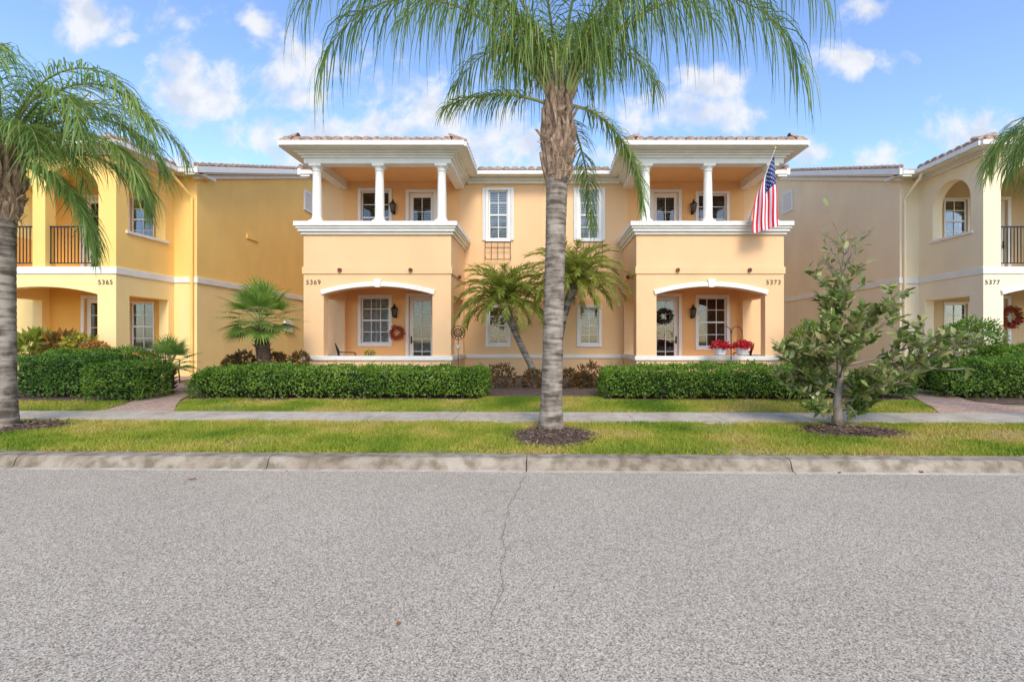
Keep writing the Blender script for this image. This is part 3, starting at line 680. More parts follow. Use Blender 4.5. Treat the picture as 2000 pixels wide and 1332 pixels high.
def queen_palm(base,top,r0,fr,label,qs=.72,group='queen palms along the street'):
    E=thing('palm_tree',base,label,'palm tree',group)
    b=Vector(base); t=Vector(top); m=MB()
    pts=[b+Vector((0,0,-.05))]+[b.lerp(t,q) for q in (.03,.1,.3,.55,qs-.04)]+[b.lerp(t,qs+.03)]
    ringed_trunk(m,pts,[r0*1.35,r0*1.18,r0*1.04,r0*.99,r0*.98,r0*1.04,r0*1.1]); m.obj('trunk',TRK,E,smooth=True)
    m=MB(); w_=1-qs; core=[b.lerp(t,qs+w_*q) for q in (0,.25,.5,.75,1.0)]
    prof=[r0*1.05,r0*1.25,r0*1.42,r0*1.15,r0*.7]; m.tube(core,prof,14)
    for i in range(80):
        f=i/80; q=qs-.01+w_*f; a=i*2.4; c=b.lerp(t,q); rr=float(np.interp(f,[0,.25,.5,.75,1],prof))
        d=Vector((math.cos(a),math.sin(a),0)); s_=Vector((-d.y,d.x,0)); ln=random.uniform(.15,.42); w=random.uniform(.035,.08)*(r0/.17)
        out=random.uniform(.0,.12)
        p0=c+d*rr*.9; p1=c+d*(rr+.04)+Vector((0,0,ln*.5)); p2=c+d*(rr+out)+Vector((0,0,ln))+s_*random.uniform(-.07,.07)
        th=d*.022
        vs=[p0-s_*w,p0+s_*w,p1+s_*w*.7,p2+s_*w*.2,p2-s_*w*.2,p1-s_*w*.7]; vs=[v+th for v in vs]+[v-th for v in vs]
        m.add(vs,[(0,1,2,5),(5,2,3,4),(7,6,11,8),(8,11,10,9),(0,6,7,1),(1,7,8,2),(2,8,9,3),(3,9,10,4),(4,10,11,5),(5,11,6,0)])
    for i in range(160):
        f=random.random(); a=random.uniform(0,6.28); c=b.lerp(t,qs+w_*f); rr=float(np.interp(f,[0,.25,.5,.75,1],prof)); d=Vector((math.cos(a),math.sin(a),0))
        p=c+d*(rr+.03); m.tube([p,p+d*random.uniform(.02,.07)+Vector((random.uniform(-.03,.03),0,random.uniform(-.2,.12)))],[.006,.002],3)
    m.obj('leaf_base',BOOT,E)
    for f in fr:
        az,th0,th1,L=f[:4]; kw=dict(f[4]) if len(f)>4 else {}
        ll=kw.pop('ll',.85); nl=kw.pop('nl',95); dr=kw.pop('droop',.6); zo=kw.pop('zo',0.0); p=kw.pop('p',1.3)
        a=math.radians(az); base_=(t.x+.1*math.cos(a),t.y+.1*math.sin(a),t.z-.12+zo)
        frond_obj(E,[QR,QL],base_,az,th0,th1,L,nl,ll,.018,dr,p=p,rr=.028,**kw)
    return E
base=P(1076,833,7.4); base.z=.16
top=P(1092,185,7.4)
fr=[ # az: 0=+x,180=-x, -90 towards camera
 (181,60,-78,4.55,{'ll':1.55,'nl':85,'droop':1.6,'p':1.6}),(189,66,-66,4.75,{'ll':1.6,'nl':80,'droop':1.6,'p':1.7}),(170,74,-48,4.7,{'ll':1.5,'nl':80,'droop':1.4,'p':1.6}),(195,76,-30,4.4,{'ll':1.5,'nl':80,'droop':1.4}),(155,82,-28,4.3,{'ll':1.2,'droop':1.3,'nl':75}),(208,82,-30,3.8,{'ll':1.2,'droop':1.3,'nl':75}),
 (-1,60,-78,4.65,{'ll':1.55,'nl':85,'droop':1.6,'p':1.6}),(-9,66,-66,4.85,{'ll':1.6,'nl':80,'droop':1.6,'p':1.7}),(10,74,-48,4.7,{'ll':1.5,'nl':80,'droop':1.4,'p':1.6}),(-15,76,-30,4.4,{'ll':1.5,'nl':80,'droop':1.4}),(25,82,-28,4.3,{'ll':1.2,'droop':1.3,'nl':75}),(-28,82,-30,3.8,{'ll':1.2,'droop':1.3,'nl':75}),
 (90,80,-40,3.6),(112,84,-30,3.9,{'ll':1.1,'droop':1.0,'nl':80}),(68,84,-30,3.9,{'ll':1.1,'droop':1.0,'nl':80}),(-70,86,-35,3.4,{'ll':1.1,'droop':1.0,'nl':80}),(-110,86,-35,3.4,{'ll':1.1,'droop':1.0,'nl':80}),(140,74,-40,3.0,{'ll':.95,'droop':1.2,'nl':70}),(40,74,-40,3.0,{'ll':.95,'droop':1.2,'nl':70}),
 (180,22,-28,1.65,{'ll':.60,'nl':80,'zo':-.05,'p':1.2,'tstart':.25,'droop':.9}),
 (16,28,-88,2.15,{'ll':.50,'nl':105,'zo':-.05,'p':.55}),(65,20,-86,2.25,{'ll':.5,'nl':100,'zo':-.08,'p':.6}),
]
queen_palm(base,top,.153,fr,'tall queen palm with grey ringed trunk in grass strip',qs=.74)
base=P(16,832,7.5); base.z=.17; base.x=-8.25; top=P(14,300,7.5); top.x=-8.27
frl=[(0,78,-78,3.15,{'ll':.9,'nl':95}),(20,66,-84,2.7,{'ll':.85,'nl':95}),(-20,70,-84,2.65,{'ll':.85,'nl':95}),(40,80,-70,3.1),(-45,80,-70,2.9),(8,50,-88,2.35,{'ll':.75,'nl':90}),(-5,86,-72,3.2),(-30,42,-86,2.0,{'nl':85,'ll':.75}),
 (35,38,-87,2.1,{'nl':85,'ll':.75}),(70,60,-75,2.6),(-80,60,-75,2.5),(110,65,-70,3.0),(150,65,-65,3.2),(180,60,-70,3.2),(-150,65,-65,3.0),(-120,60,-70,2.8),(55,15,-88,1.7,{'p':.6,'ll':.7}),(85,82,-45,3.2),(12,20,-88,1.7,{'p':.6,'ll':.6})]
queen_palm(base,top,.153,frl,'queen palm with drooping feathery fronds and thick grey trunk',qs=.76)
base=Vector((8.85,7.4,.17)); top=P(2210,270,7.4)
frr=[(180,68,-86,1.95),(160,58,-87,1.75),(200,62,-87,1.75),(175,35,-88,1.6),(140,70,-80,2.0),(220,70,-80,2.0),(0,60,-70,3.2),(30,65,-65,3),(-30,65,-65,3),(90,70,-60,3),(-90,70,-60,2.6),(60,60,-70,3),(-60,60,-70,3)]
queen_palm(base,top,.153,frr,'queen palm whose drooping fronds reach past its trunk')

# pygmy date palms
PL=leaf_mat('date_palm_leaf',[(.14,.20,.02),(.29,.35,.04),(.44,.46,.09),(.60,.55,.19)],.5,.48,3)
def pygmy(base,mid,top,L,n,label):
    E=thing('palm_tree',base,label,'palm tree','pygmy date palms by the wall')
    m=MB(); b=Vector(base); md=Vector(mid); t=Vector(top)
    pts=[(b*(1-q)**2+md*2*q*(1-q)+t*q*q) for q in [i/8 for i in range(9)]]
    ringed_trunk(m,pts,[.095]*5+[.09,.10,.13,.14],12,.04); m.obj('trunk',TRK,E)
    for i in range(n):
        az=i*137.5; lv=(i/n); th0=float(np.interp(lv,[0,1],[88,2])); th1=float(np.interp(lv,[0,.5,1],[5,-45,-86]))
        frond_obj(E,[QR,PL],tuple(t),az,th0,th1,L*random.uniform(.85,1.12),60,.34,.024,.16,p=1.4,rr=.012,K=4,planes=.3)
pygmy(P(1052,738,14.9),P(1020,690,14.9),P(984,592,14.4),1.55,68,'pygmy date palm with curved trunk by peach wall')
pygmy(P(1092,738,14.7),P(1085,650,14.7),P(1122,556,14.5),1.65,70,'taller pygmy date palm with arching yellow-green fronds')

# fan palms
FL=leaf_mat('fan_palm_leaf',[(.08,.17,.025),(.18,.30,.045),(.31,.43,.08),(.46,.50,.15)],.45,.4,3)
FIB=base_mat('fan_palm_fibre',(.06,.03,.018),.95,.4,12,1.0,40,col2=(.20,.12,.07))
def fan_palm(base,top,r,n,pet,blade,label,cat='palm tree'):
    E=thing('fan_palm',base,label,cat); b=Vector(base); t=Vector(top); m=MB()
    m.tube([b+Vector((0,0,-.05)),b.lerp(t,.4),b.lerp(t,.8),t],[r*.9,r,r*.95,r*.6],14)
    for i in range(90):
        q=random.random(); a=random.uniform(0,6.28); c=b.lerp(t,q); d=Vector((math.cos(a),math.sin(a),.5)); p=c+Vector((d.x,d.y,0))*r*.85
        m.tube([p,p+d*.1],[.018,.004],4)
    m.obj('trunk',FIB,E)
    for i in range(n):
        az=i*2.39996; el=float(np.interp(i/n,[0,1],[84,-28]))*math.pi/180
        pl=pet*random.uniform(.85,1.1)*(1 if i/n<.7 else .8)
        d=np.array([math.cos(el)*math.cos(az),math.cos(el)*math.sin(az),math.sin(el)])
        hub=np.array(t)+d*pl+np.array([0,0,-.05*pl]); d2=unit(d+np.array([0,0,-.35])); S0=np.array([-math.sin(az),math.cos(az),0]); U=unit(np.cross(d2,S0)); U*=1 if U[2]>0 else -1
        ns=24; A=np.linspace(-1.8,1.8,ns); dirs=d2[None]*np.cos(A)[:,None]+S0[None]*np.sin(A)[:,None]+U[None]*(.18+.1*np.cos(A))[:,None]; dirs=unit(dirs)
        ln=blade*(.75+.25*np.cos(A*.6))*rng.uniform(.9,1.08,ns); K=5; PT=np.zeros((ns,K,3)); PT[:,0]=hub; cur=dirs
        for k in range(1,K):
            PT[:,k]=PT[:,k-1]+cur*(ln/(K-1))[:,None]; cur=unit(cur+np.array([0,0,-.10*k]))
        side=unit(np.cross(dirs,U)); w=np.array([.1,.75,.9,.5,.05])*blade*.08
        V,Fc=strips_faces(PT,side,w); mb=MB(); mb.tube([tuple(np.array(t)),tuple((np.array(t)+hub)/2+np.array([0,0,.02])),tuple(hub)],[.014,.011,.008],5,0,False)
        o=len(mb.v); mb.v+=[tuple(v) for v in V.tolist()]; mb.f+=[tuple(int(q)+o for q in f) for f in Fc]; mb.m+=[1]*len(Fc); mb.obj('frond',[QR,FL],E)
b=P(522,740,12.4); b.z=tz(12.4); fan_palm(b,P(508,632,12.4),.17,32,.66,.56,'green fan palm with fibrous brown trunk in shrub bed')
b=P(330,745,11.3); b.z=tz(11.3); fan_palm(b,P(332,716,11.3),.09,18,.42,.40,'small low fan palm beside brick walkway')

# ---------------------------------------------------------------- hedges and shrubs
HL=leaf_mat('hedge_leaf',[(.03,.08,.008),(.09,.185,.014),(.18,.30,.025),(.33,.45,.07)],.45,.28,1.8)
HL2=leaf_mat('dark_hedge_leaf',[(.022,.065,.008),(.06,.14,.014),(.12,.23,.025),(.20,.32,.05)],.4,.25,1.6)
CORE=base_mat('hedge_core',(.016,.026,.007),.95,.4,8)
STEM=base_mat('stem_bark',(.14,.10,.07),.9,.3,8)
def hedge(x0,x1,y0,y1,ztop,label,mat=HL,dens=1700,size=.05,name='hedge',rnd=.2,group=None,shear=True,cat='hedge',lump=.08):
    z0=tz((y0+y1)/2); E=thing(name,((x0+x1)/2,(y0+y1)/2,z0),label,cat,group)
    lx,ly,lz=x1-x0,y1-y0,ztop-z0
    areas=np.array([lx*lz,lx*ly,ly*lz,ly*lz,lx*lz*.6]); n=int(areas.sum()*dens); pick=rng.choice(5,n,p=areas/areas.sum())
    u=rng.uniform(0,1,n); v=rng.uniform(0,1,n)
    X=np.where(pick==2,0,np.where(pick==3,1,u)); Y=np.where(pick==0,0,np.where(pick==4,1,np.where(pick==1,v,u))); Z=np.where(pick==1,1,v)
    p=np.stack([X*lx,Y*ly,Z*lz],1); c=np.array([lx/2,ly/2,lz/2]); 
    half=c; q=p-c; inner=np.maximum(half-rnd,.01); cl=np.clip(q,-inner,inner); off=q-cl; nrm=np.linalg.norm(off,axis=1,keepdims=True)
    r=np.minimum(rnd,half.min()); o2=np.where(nrm>1e-6,off/np.maximum(nrm,1e-6)*np.minimum(nrm,r),off); q=cl+o2; nd=unit(off+1e-6)
    W_=q+c+np.array([x0,y0,z0])
    nz=np.array([mnoise.noise(Vector((a*1.3,b_*1.3,c_*1.3)))+.6*mnoise.noise(Vector((a*4,b_*4,c_*4+9))) for a,b_,c_ in W_])
    W_=W_+nd*(nz*lump*1.5-.02+rng.normal(size=n)*.026+(rng.uniform(0,1,n)>.98)*.07)[:,None]
    keep=rng.uniform(0,1,n)<np.interp(W_[:,2]-z0,[0,.10,.3],[.12,.4,1]); W_=W_[keep]; nd=nd[keep]; n=len(W_)
    W_[:,1]-=.022*W_[:,0] if shear else 0
    d=nd*.7+rng.normal(size=(n,3))*.7+np.array([0,0,.45]); nn=nd+rng.normal(size=(n,3))*.5+np.array([0,0,.3])
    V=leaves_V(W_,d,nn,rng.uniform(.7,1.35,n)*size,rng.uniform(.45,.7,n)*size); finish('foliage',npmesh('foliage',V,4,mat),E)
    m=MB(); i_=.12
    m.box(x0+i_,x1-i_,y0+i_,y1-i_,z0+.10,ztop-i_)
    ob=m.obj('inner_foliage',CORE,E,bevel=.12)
    if shear:
        for vv in ob.data.vertices: vv.co.y-=.022*vv.co.x
    m=MB(); k=max(2,int(lx/.35))
    for i in range(k):
        x=x0+lx*(i+.5)/k; yy=(y0+.25)-(.022*x if shear else 0)
        for j in range(3):
            m.tube([(x,yy,z0-.03),(x+random.uniform(-.15,.15),yy+random.uniform(-.15,.1),z0+.35)],[.014,.009],5)
    m.obj('stems',STEM,E)
hg='clipped hedges in front of the houses'
hedge(-7.6,-1.22,10.25,11.35,.90,'long clipped green hedge before peach porch wall',group=hg)
hedge(1.25,5.9,10.25,11.35,.93,'long clipped green hedge before porch wall',group=hg)
hedge(5.6,7.9,10.5,11.4,.78,'low green hedge behind magnolia',group=hg,mat=HL2)
hedge(-11.6,-9.80,10.30,11.3,1.12,'square clipped dark green hedge',group=hg,mat=HL2,rnd=.12,lump=.04)
hedge(-9.46,-8.27,9.85,10.8,1.02,'square clipped green hedge beside brick walkway',group=hg,rnd=.14,lump=.045)
hedge(-12.5,-10.2,11.9,12.6,1.27,'low hedge in front of yellow house',group=hg)
hedge(8.6,11.6,10.6,12.0,1.10,'square clipped green hedge by tan house walk',group=hg)
hedge(11.2,13.0,12.4,13.2,1.36,'flowering hedge by tan house porch',group=hg)
def bush(c,r,rz,label,mat,n,size,name='shrub',cat='shrub',group=None,lump=.25,flat=.5):
    E=thing(name,(c[0],c[1],tz(c[1])),label,cat,group); cx,cy,cz=c
    d=unit(rng.normal(size=(n,3))); 
    nz=np.array([mnoise.noise(Vector((a*2+cx,b_*2+cy,c_*2))) for a,b_,c_ in d]); rad=rng.uniform(.55,1.0,n)**.5*(1+lump*nz)
    W_=np.array([cx,cy,cz])+d*rad[:,None]*np.array([r,r,rz]); z=tz(cy)+.02; W_=W_[W_[:,2]>z]; n=len(W_)
    dd=unit(W_-np.array([cx,cy,cz])); V=leaves_V(W_,dd+rng.normal(size=(n,3))*.5+np.array([0,0,.4]),dd+rng.normal(size=(n,3))*.5,rng.uniform(.7,1.3,n)*size,rng.uniform(.4,.6,n)*size)
    finish('foliage',npmesh('foliage',V,4,mat),E)
    m=MB()
    for k in range(7):
        a=k*.9; m.tube([(cx,cy,tz(cy)-.03),(cx+.4*r*math.cos(a),cy+.4*r*math.sin(a),cz+.3*rz)],[.014,.007],5)
    m.obj('stems',STEM,E)
RL=leaf_mat('copper_leaf',[(.05,.06,.015),(.12,.08,.025),(.24,.11,.03),(.30,.22,.05)],.4,.25,4)
sg_='copper-leaved shrubs in mulch'
for px,py,r in ((980,740,.34),(1042,745,.26),(1108,748,.26),(1152,736,.33),(1140,752,.22),(475,706,.25),(540,708,.22),(585,706,.22),(455,712,.2)):
    d=12.6 if px>900 else 12.9; p=P(px,py,d); bush((p.x,d,max(p.z,tz(d)+r*.7)),r,r*1.05,'small copper and green leaved shrub in mulch',RL,420,.10,group=sg_)
p=P(1915,660,12.6); bush((p.x,12.9,1.45),.68,.65,'rounded dense green bush beside tan house',HL,5200,.065)
p=P(1600,645,12.8); bush((p.x,13.2,1.35),.55,.7,'leafy green bush behind magnolia',HL,2600,.07)
p=P(1570,712,12.4); bush((p.x,12.4,.75),.3,.3,'small orange flowering shrub by wall',leaf_mat('orange_flower_leaf',[(.03,.07,.01),(.10,.17,.02),(.6,.22,.03)],.5,.2,5),600,.06)
p=P(60,680,13.2); bush((p.x,13.3,1.32),.35,.36,'spiky green potted plant on porch edge',PL,260,.3)
BRO=leaf_mat('bromeliad',[(.06,.12,.02),(.2,.12,.03),(.5,.14,.03)],.4,.2,4)
p=P(118,668,13.2); bush((p.x,13.3,1.38),.32,.26,'red and green bromeliad plant',BRO,200,.26)
p=P(158,672,13); bush((p.x,13,1.42),.35,.25,'yellow flowering plant by yellow house porch',leaf_mat('yellow_flower',[(.05,.12,.02),(.3,.3,.03),(.8,.55,.04)],.5,.2,5),600,.09)
OFL=leaf_mat('orange_flower',[(.06,.13,.02),(.5,.15,.02),(.75,.26,.03)],.5,.2,6)
p=P(185,680,12.8); bush((p.x,12.8,1.3),.28,.18,'orange flowering plant by yellow house porch',OFL,420,.07)
def pumpkin(c,r):
    E=thing('pumpkin',(c[0],c[1],c[2]),'round orange pumpkin on porch ledge among plants','pumpkin'); m=MB(); n=40; K=12
    for i in range(K+1):
        th=math.pi*i/K; 
        for k in range(n):
            a=2*math.pi*k/n; rr=r*math.sin(th)**.8*(1+.06*abs(math.cos(5*a))) if 0<i<K else .001
            m.v.append((c[0]+rr*math.cos(a),c[1]+rr*math.sin(a),c[2]+r*.75*(1-math.cos(th))))
    for i in range(K):
        for k in range(n): m.f.append((i*n+k,(i+1)*n+k,(i+1)*n+(k+1)%n,i*n+(k+1)%n)); m.m.append(0)
    m.obj('body',base_mat('pumpkin_skin',(.75,.22,.03),.5,.15,5),E,smooth=True)
    m=MB(); m.tube([(c[0],c[1],c[2]+r*1.45),(c[0]+.02,c[1],c[2]+r*1.8)],[.03,.02],6); m.obj('stem',STEM,E)
p=P(88,690,14.12); pumpkin((p.x,14.12,1.07),.25)

# ---------------------------------------------------------------- magnolia
MG=leaf_mat('magnolia_leaf',[(.07,.12,.022),(.15,.22,.04),(.28,.35,.085),(.46,.43,.18),(.40,.28,.13)],.32,.25,2.5,.6,.3)
TW=base_mat('magnolia_bark',(.17,.135,.10),.9,.25,9,.3,50,col2=(.32,.27,.21))
def magnolia():
    b=P(1636,836,7.6); b.z=.16; E=thing('magnolia_tree',b,'young open magnolia tree with bare top twigs in mulch ring','tree')
    m=MB(); tips=[]; top=P(1652,455,7.6)
    tp=[b+Vector((0,0,-.05)),b+Vector((-.01,0,.32)),b+Vector((.05,.02,.8)),b+Vector((.0,0,1.45)),b+Vector((.08,.02,2.2)),top]
    m.tube(tp,[.095,.068,.048,.034,.022,.008],10)
    def along(q):
        x=q*(len(tp)-1); i=min(int(x),len(tp)-2); return tp[i].lerp(tp[i+1],x-i)
    def branch(p,d,L,r,lv,w=.16):
        pts=[p]; n=7; cur=d.normalized()
        for i in range(n):
            cur=(cur+Vector((random.gauss(0,w),random.gauss(0,w),random.gauss(.04,.12)))).normalized(); pts.append(pts[-1]+cur*L/n)
        m.tube(pts,[r*(1-.7*i/n) for i in range(n+1)],6)
        if lv<2:
            k=5 if lv==0 else 2
            for j in range(k):
                i=random.randint(2,n); a=random.uniform(0,6.28); dd=(cur*1.0+Vector((math.cos(a),math.sin(a),random.uniform(-.5,.7)))*.85)
                branch(pts[i],dd,L*random.uniform(.25,.42),r*.5,lv+1)
        tips.append((pts[-1],cur,pts[-1].z)); 
        if lv==1: tips.append((pts[3],cur,pts[3].z))
        if lv==0: tips.append((pts[5],cur,pts[5].z)); tips.append((pts[3],cur,pts[3].z))
    for i in range(24):
        q=.15+.80*i/24; a=i*2.4+random.uniform(-.4,.4); Lb=float(np.interp(q,[.15,.4,.6,1],[.80,.92,.80,.42]))*random.uniform(.65,1.15)
        el=float(np.interp(q,[.16,.5,1],[.12,.42,1.4]))+random.uniform(-.15,.2); branch(along(q),Vector((math.cos(a),math.sin(a)*.8,el)),Lb,.017 if q<.6 else .011,0)
    for q,dz,L_ in ((.18,.10,1.05),(.22,.16,1.35),(.27,.22,1.6),(.33,.28,1.75),(.38,.16,1.85),(.44,.33,1.6),(.50,.5,1.25)): branch(along(q),Vector((1,random.uniform(-.25,.25),dz)),L_,.022,0,.12)
    for q,dz,L_ in ((.17,.15,.7),(.22,.3,.8),(.30,.2,.85),(.38,.3,.85)): branch(along(q),Vector((-1,random.uniform(-.3,.3),dz)),L_,.016,0)
    for k in range(12):
        a=k*.9; branch(along(.72+.022*k),Vector((math.cos(a)*.8,math.sin(a)*.5,.9)),.50,.009,1)
    m.obj('trunk',TW,E,smooth=True)
    C=[];D=[];Nn=[]
    for (p,d,z) in tips:
        k=int(np.interp(z,[.4,1.7,2.3,2.8],[7,7,3,.2])*random.uniform(.5,1.4)+random.random())
        for j in range(k):
            a=random.uniform(0,6.28); dd=np.array(d)*.8+np.array([math.cos(a),math.sin(a),random.uniform(-.4,.6)])*.8
            C.append(np.array(p)-np.array(d)*random.uniform(0,.18)); D.append(dd); Nn.append(np.array([random.gauss(0,.6),random.gauss(0,.6),1]))
    n=len(C); V=oval_leaves_V(np.array(C),np.array(D),np.array(Nn),rng.uniform(.11,.19,n),rng.uniform(.048,.074,n)); finish('foliage',npmesh('foliage',V,6,MG),E)
magnolia()

# ---------------------------------------------------------------- flag
def flag():
    A=P(1463,428,13.75); Bt=P(1514,291,13.25)
    E=thing('flag',A,'United States flag hanging from angled pole on balcony','flag')
    m=MB(); m.tube([A,Bt],[.016,.013],8); m.obj('flag_pole',base_mat('pole_white',(.6,.58,.54),.4,.05),E)
    m=MB(); m.lathe(Bt,[(.005,-.01),(.03,.0),(.035,.03),(.02,.06),(.004,.07)],12); m.obj('finial',base_mat('gold_ball',(.7,.45,.1),.3,.1,metal=.8),E)
    m=MB(); m.tube([A-(Bt-A).normalized()*.02,A+(Bt-A).normalized()*.14],[.028,.028],8); m.box(A.x-.05,A.x+.05,A.y-.0,A.y+.06,A.z-.09,A.z+.07); m.obj('bracket',WHITE2,E)
    dirp=(Bt-A).normalized(); h0=Bt-dirp*.08; hl=.98; fl=1.98
    def pos(u,v):
        # u 0 top..1 bottom of hoist (along the pole); v 0..1 along the fly, hanging down
        h=h0-dirp*hl*u
        s=1-math.exp(-v*3.0)
        tgt=h0.x+.14-.72*u+.04*v
        x=h.x*(1-s)+tgt*s + .022*math.sin(u*15+v*2.5)*min(1,v*3)
        yv=h.y*(1-s)+(h0.y+.12)*s+.075*math.sin(u*14+1.2+v*1.6)*min(1,v*2.5)+.02*math.sin(v*9)
        z=h.z-fl*v*(1.0-.36*u)+.05*math.sin(v*3)*u
        return Vector((x,yv,z))
    NU,NV=65,60; m=MB()
    for j in range(NV+1):
        for i in range(NU+1): m.v.append(tuple(pos(i/NU,j/NV)))
    for j in range(NV):
        for i in range(NU):
            m.f.append((j*(NU+1)+i,j*(NU+1)+i+1,(j+1)*(NU+1)+i+1,(j+1)*(NU+1)+i))
            st=int((i+.5)/NU*13); canton=(st<7 and (j+.5)/NV<.40)
            m.m.append(2 if canton else (0 if st%2==0 else 1))
    m.obj('cloth',[base_mat('flag_red',(.66,.02,.04),.75,.08),base_mat('flag_white',(.82,.82,.82),.75,.03),base_mat('flag_blue',(.018,.03,.13),.75,.08)],E,smooth=True)
    st=MB()
    for r in range(9):
        cnt=6 if r%2==0 else 5
        for c in range(cnt):
            u=(r+1)*(7/13)/10; v=.4*((c*2+1 if r%2==0 else c*2+2))/12
            e=1e-3; n=((pos(u+e,v)-pos(u,v)).cross(pos(u,v+e)-pos(u,v))).normalized()
            for sg in (-1,1):
                vs=[]
                for k in range(10):
                    a=math.pi*k/5; rr=.025 if k%2==0 else .010
                    vs.append(pos(u+rr*math.cos(a)/hl,max(0,v+rr*math.sin(a)/fl))+n*.006*sg)
                st.add(vs,[tuple(range(10))])
    st.obj('stars',MATS['flag_white'],E)
flag()

# ---------------------------------------------------------------- decorations
def wreath(c,R,r,cols,label,n=420,size=.06,key='wreath'):
    E=thing('wreath',c,label,'wreath'); m=MB(); cx,cy,cz=c
    m.tube([(cx+R*math.cos(a),cy,cz+R*math.sin(a)) for a in [2*math.pi*i/24 for i in range(25)]],[r*.5]*25,6,cap=False); m.obj('wire_ring',STEM,E)
    a=rng.uniform(0,2*math.pi,n); d=unit(rng.normal(size=(n,3))); d[:,1]=-abs(d[:,1])
    C=np.stack([cx+R*np.cos(a),np.full(n,cy),cz+R*np.sin(a)],1)+d*r*rng.uniform(.3,1,n)[:,None]
    V=leaves_V(C,d+rng.normal(size=(n,3))*.5,d,rng.uniform(.7,1.3,n)*size,rng.uniform(.5,.7,n)*size); finish('foliage',npmesh('foliage',V,4,leaf_mat(key,cols,.6,.1,8)),E)
p=P(776,650,16.3); wreath((p.x,16.28,p.z),.18,.08,[(.10,.03,.02),(.5,.04,.04),(.65,.12,.06),(.55,.28,.05)],'orange and red autumn leaf wreath on peach wall',key='wreath_autumn')
p=P(1299,618,16.3); wreath((p.x,16.30,p.z),.20,.08,[(.01,.012,.012),(.03,.03,.03),(.08,.06,.05)],'dark wreath hanging on glazed front door',key='wreath_dark')
p=P(1972,620,16.2); wreath((p.x,16.2,p.z),.28,.12,[(.06,.01,.01),(.3,.02,.02),(.5,.10,.03),(.1,.12,.03)],'large red berry wreath on front door',key='wreath_red',n=700,size=.08)
def spinner():
    c=P(895,650,13.5); E=thing('garden_spinner',(c.x,c.y,tz(13.5)),'round metal garden spinner on stake before porch','garden ornament')
    m=MB(); m.tube([(c.x,c.y,tz(13.5)-.05),(c.x,c.y,c.z)],[.009,.009],6); m.obj('stake',IRON,E)
    m=MB()
    for R in (.19,.10,.04): m.tube([(c.x+R*math.cos(a),c.y-.02,c.z+R*math.sin(a)) for a in [2*math.pi*i/28 for i in range(29)]],[.012]*29,6,cap=False)
    for k in range(12):
        a=math.pi*k/6; q=a+.35; m.add([(c.x+.04*math.cos(a),c.y-.02,c.z+.04*math.sin(a)),(c.x+.11*math.cos(a-.18),c.y-.05,c.z+.11*math.sin(a-.18)),(c.x+.185*math.cos(q-.3),c.y-.02,c.z+.185*math.sin(q-.3)),(c.x+.11*math.cos(a+.18),c.y,c.z+.11*math.sin(a+.18))],[(0,1,2,3)])
    m.obj('wheel',base_mat('bronze_spinner',(.10,.06,.035),.4,.3,metal=.6),E)
    m=MB(); m.lathe((c.x,c.y-.02,P(0,684,13.5).z),[(.03,0),(.06,.05),(.065,.12),(.05,.14)],10); m.obj('hanging_bell',base_mat('pale_ceramic',(.5,.45,.35),.5,.1),E)
spinner()
def hook():
    c=P(1428,640,13.4); b=tz(13.4); x=c.x; y=13.4; E=thing('shepherd_hook',(x,y,b),'black double shepherd hook holding flower baskets','plant hook'); m=MB()
    zt=P(0,650,13.4).z
    m.tube([(x,y,b-.05),(x,y,zt)],[.012]*2,6)
    for s in (-1,1): m.tube([(x,y,zt-.1)]+[(x+s*(.15-.15*math.cos(a)),y,zt+.17*math.sin(a)+.0) for a in [math.pi*i/10 for i in range(11)]]+[(x+s*.30,y,zt-.06)],[.010]*13,6)
    m.lathe((x,y,zt-.02),[(.01,0),(.03,.03),(.008,.1)],8); m.obj('frame',IRON,E)
    PO=leaf_mat('poinsettia_red',[(.04,.10,.02),(.40,.008,.015),(.60,.012,.025),(.68,.02,.04)],.5,.15,9)
    for s in (-1,1):
        xc=x+s*.30; zc=P(0,680,13.4).z; E2=thing('flower_basket',(xc,y,zc-.18),'white hanging pot filled with red poinsettia flowers','flower pot','red flower baskets on hook'); m=MB()
        m.lathe((xc,y,zc-.2),[(.10,0),(.13,.02),(.165,.16),(.175,.17),(.175,.2)],18); m.obj('pot',WHITE2,E2)
        m=MB()
        for k in range(3):
            a=k*2.094; m.tube([(xc+.17*math.cos(a),y+.17*math.sin(a),zc),(xc,y,zt-.06)],[.004,.004],4)
        m.obj('hanger',IRON,E2)
        n=620; d=unit(rng.normal(size=(n,3))); d[:,2]=abs(d[:,2]); C=np.array([xc,y,zc])+d*np.array([.27,.27,.2])*rng.uniform(.6,1,n)[:,None]
        V=leaves_V(C,d*.6+rng.normal(size=(n,3))*.5,d+rng.normal(size=(n,3))*.3,rng.uniform(.05,.09,n),rng.uniform(.03,.045,n)); finish('flowers',npmesh('flowers',V,4,PO),E2)
hook()
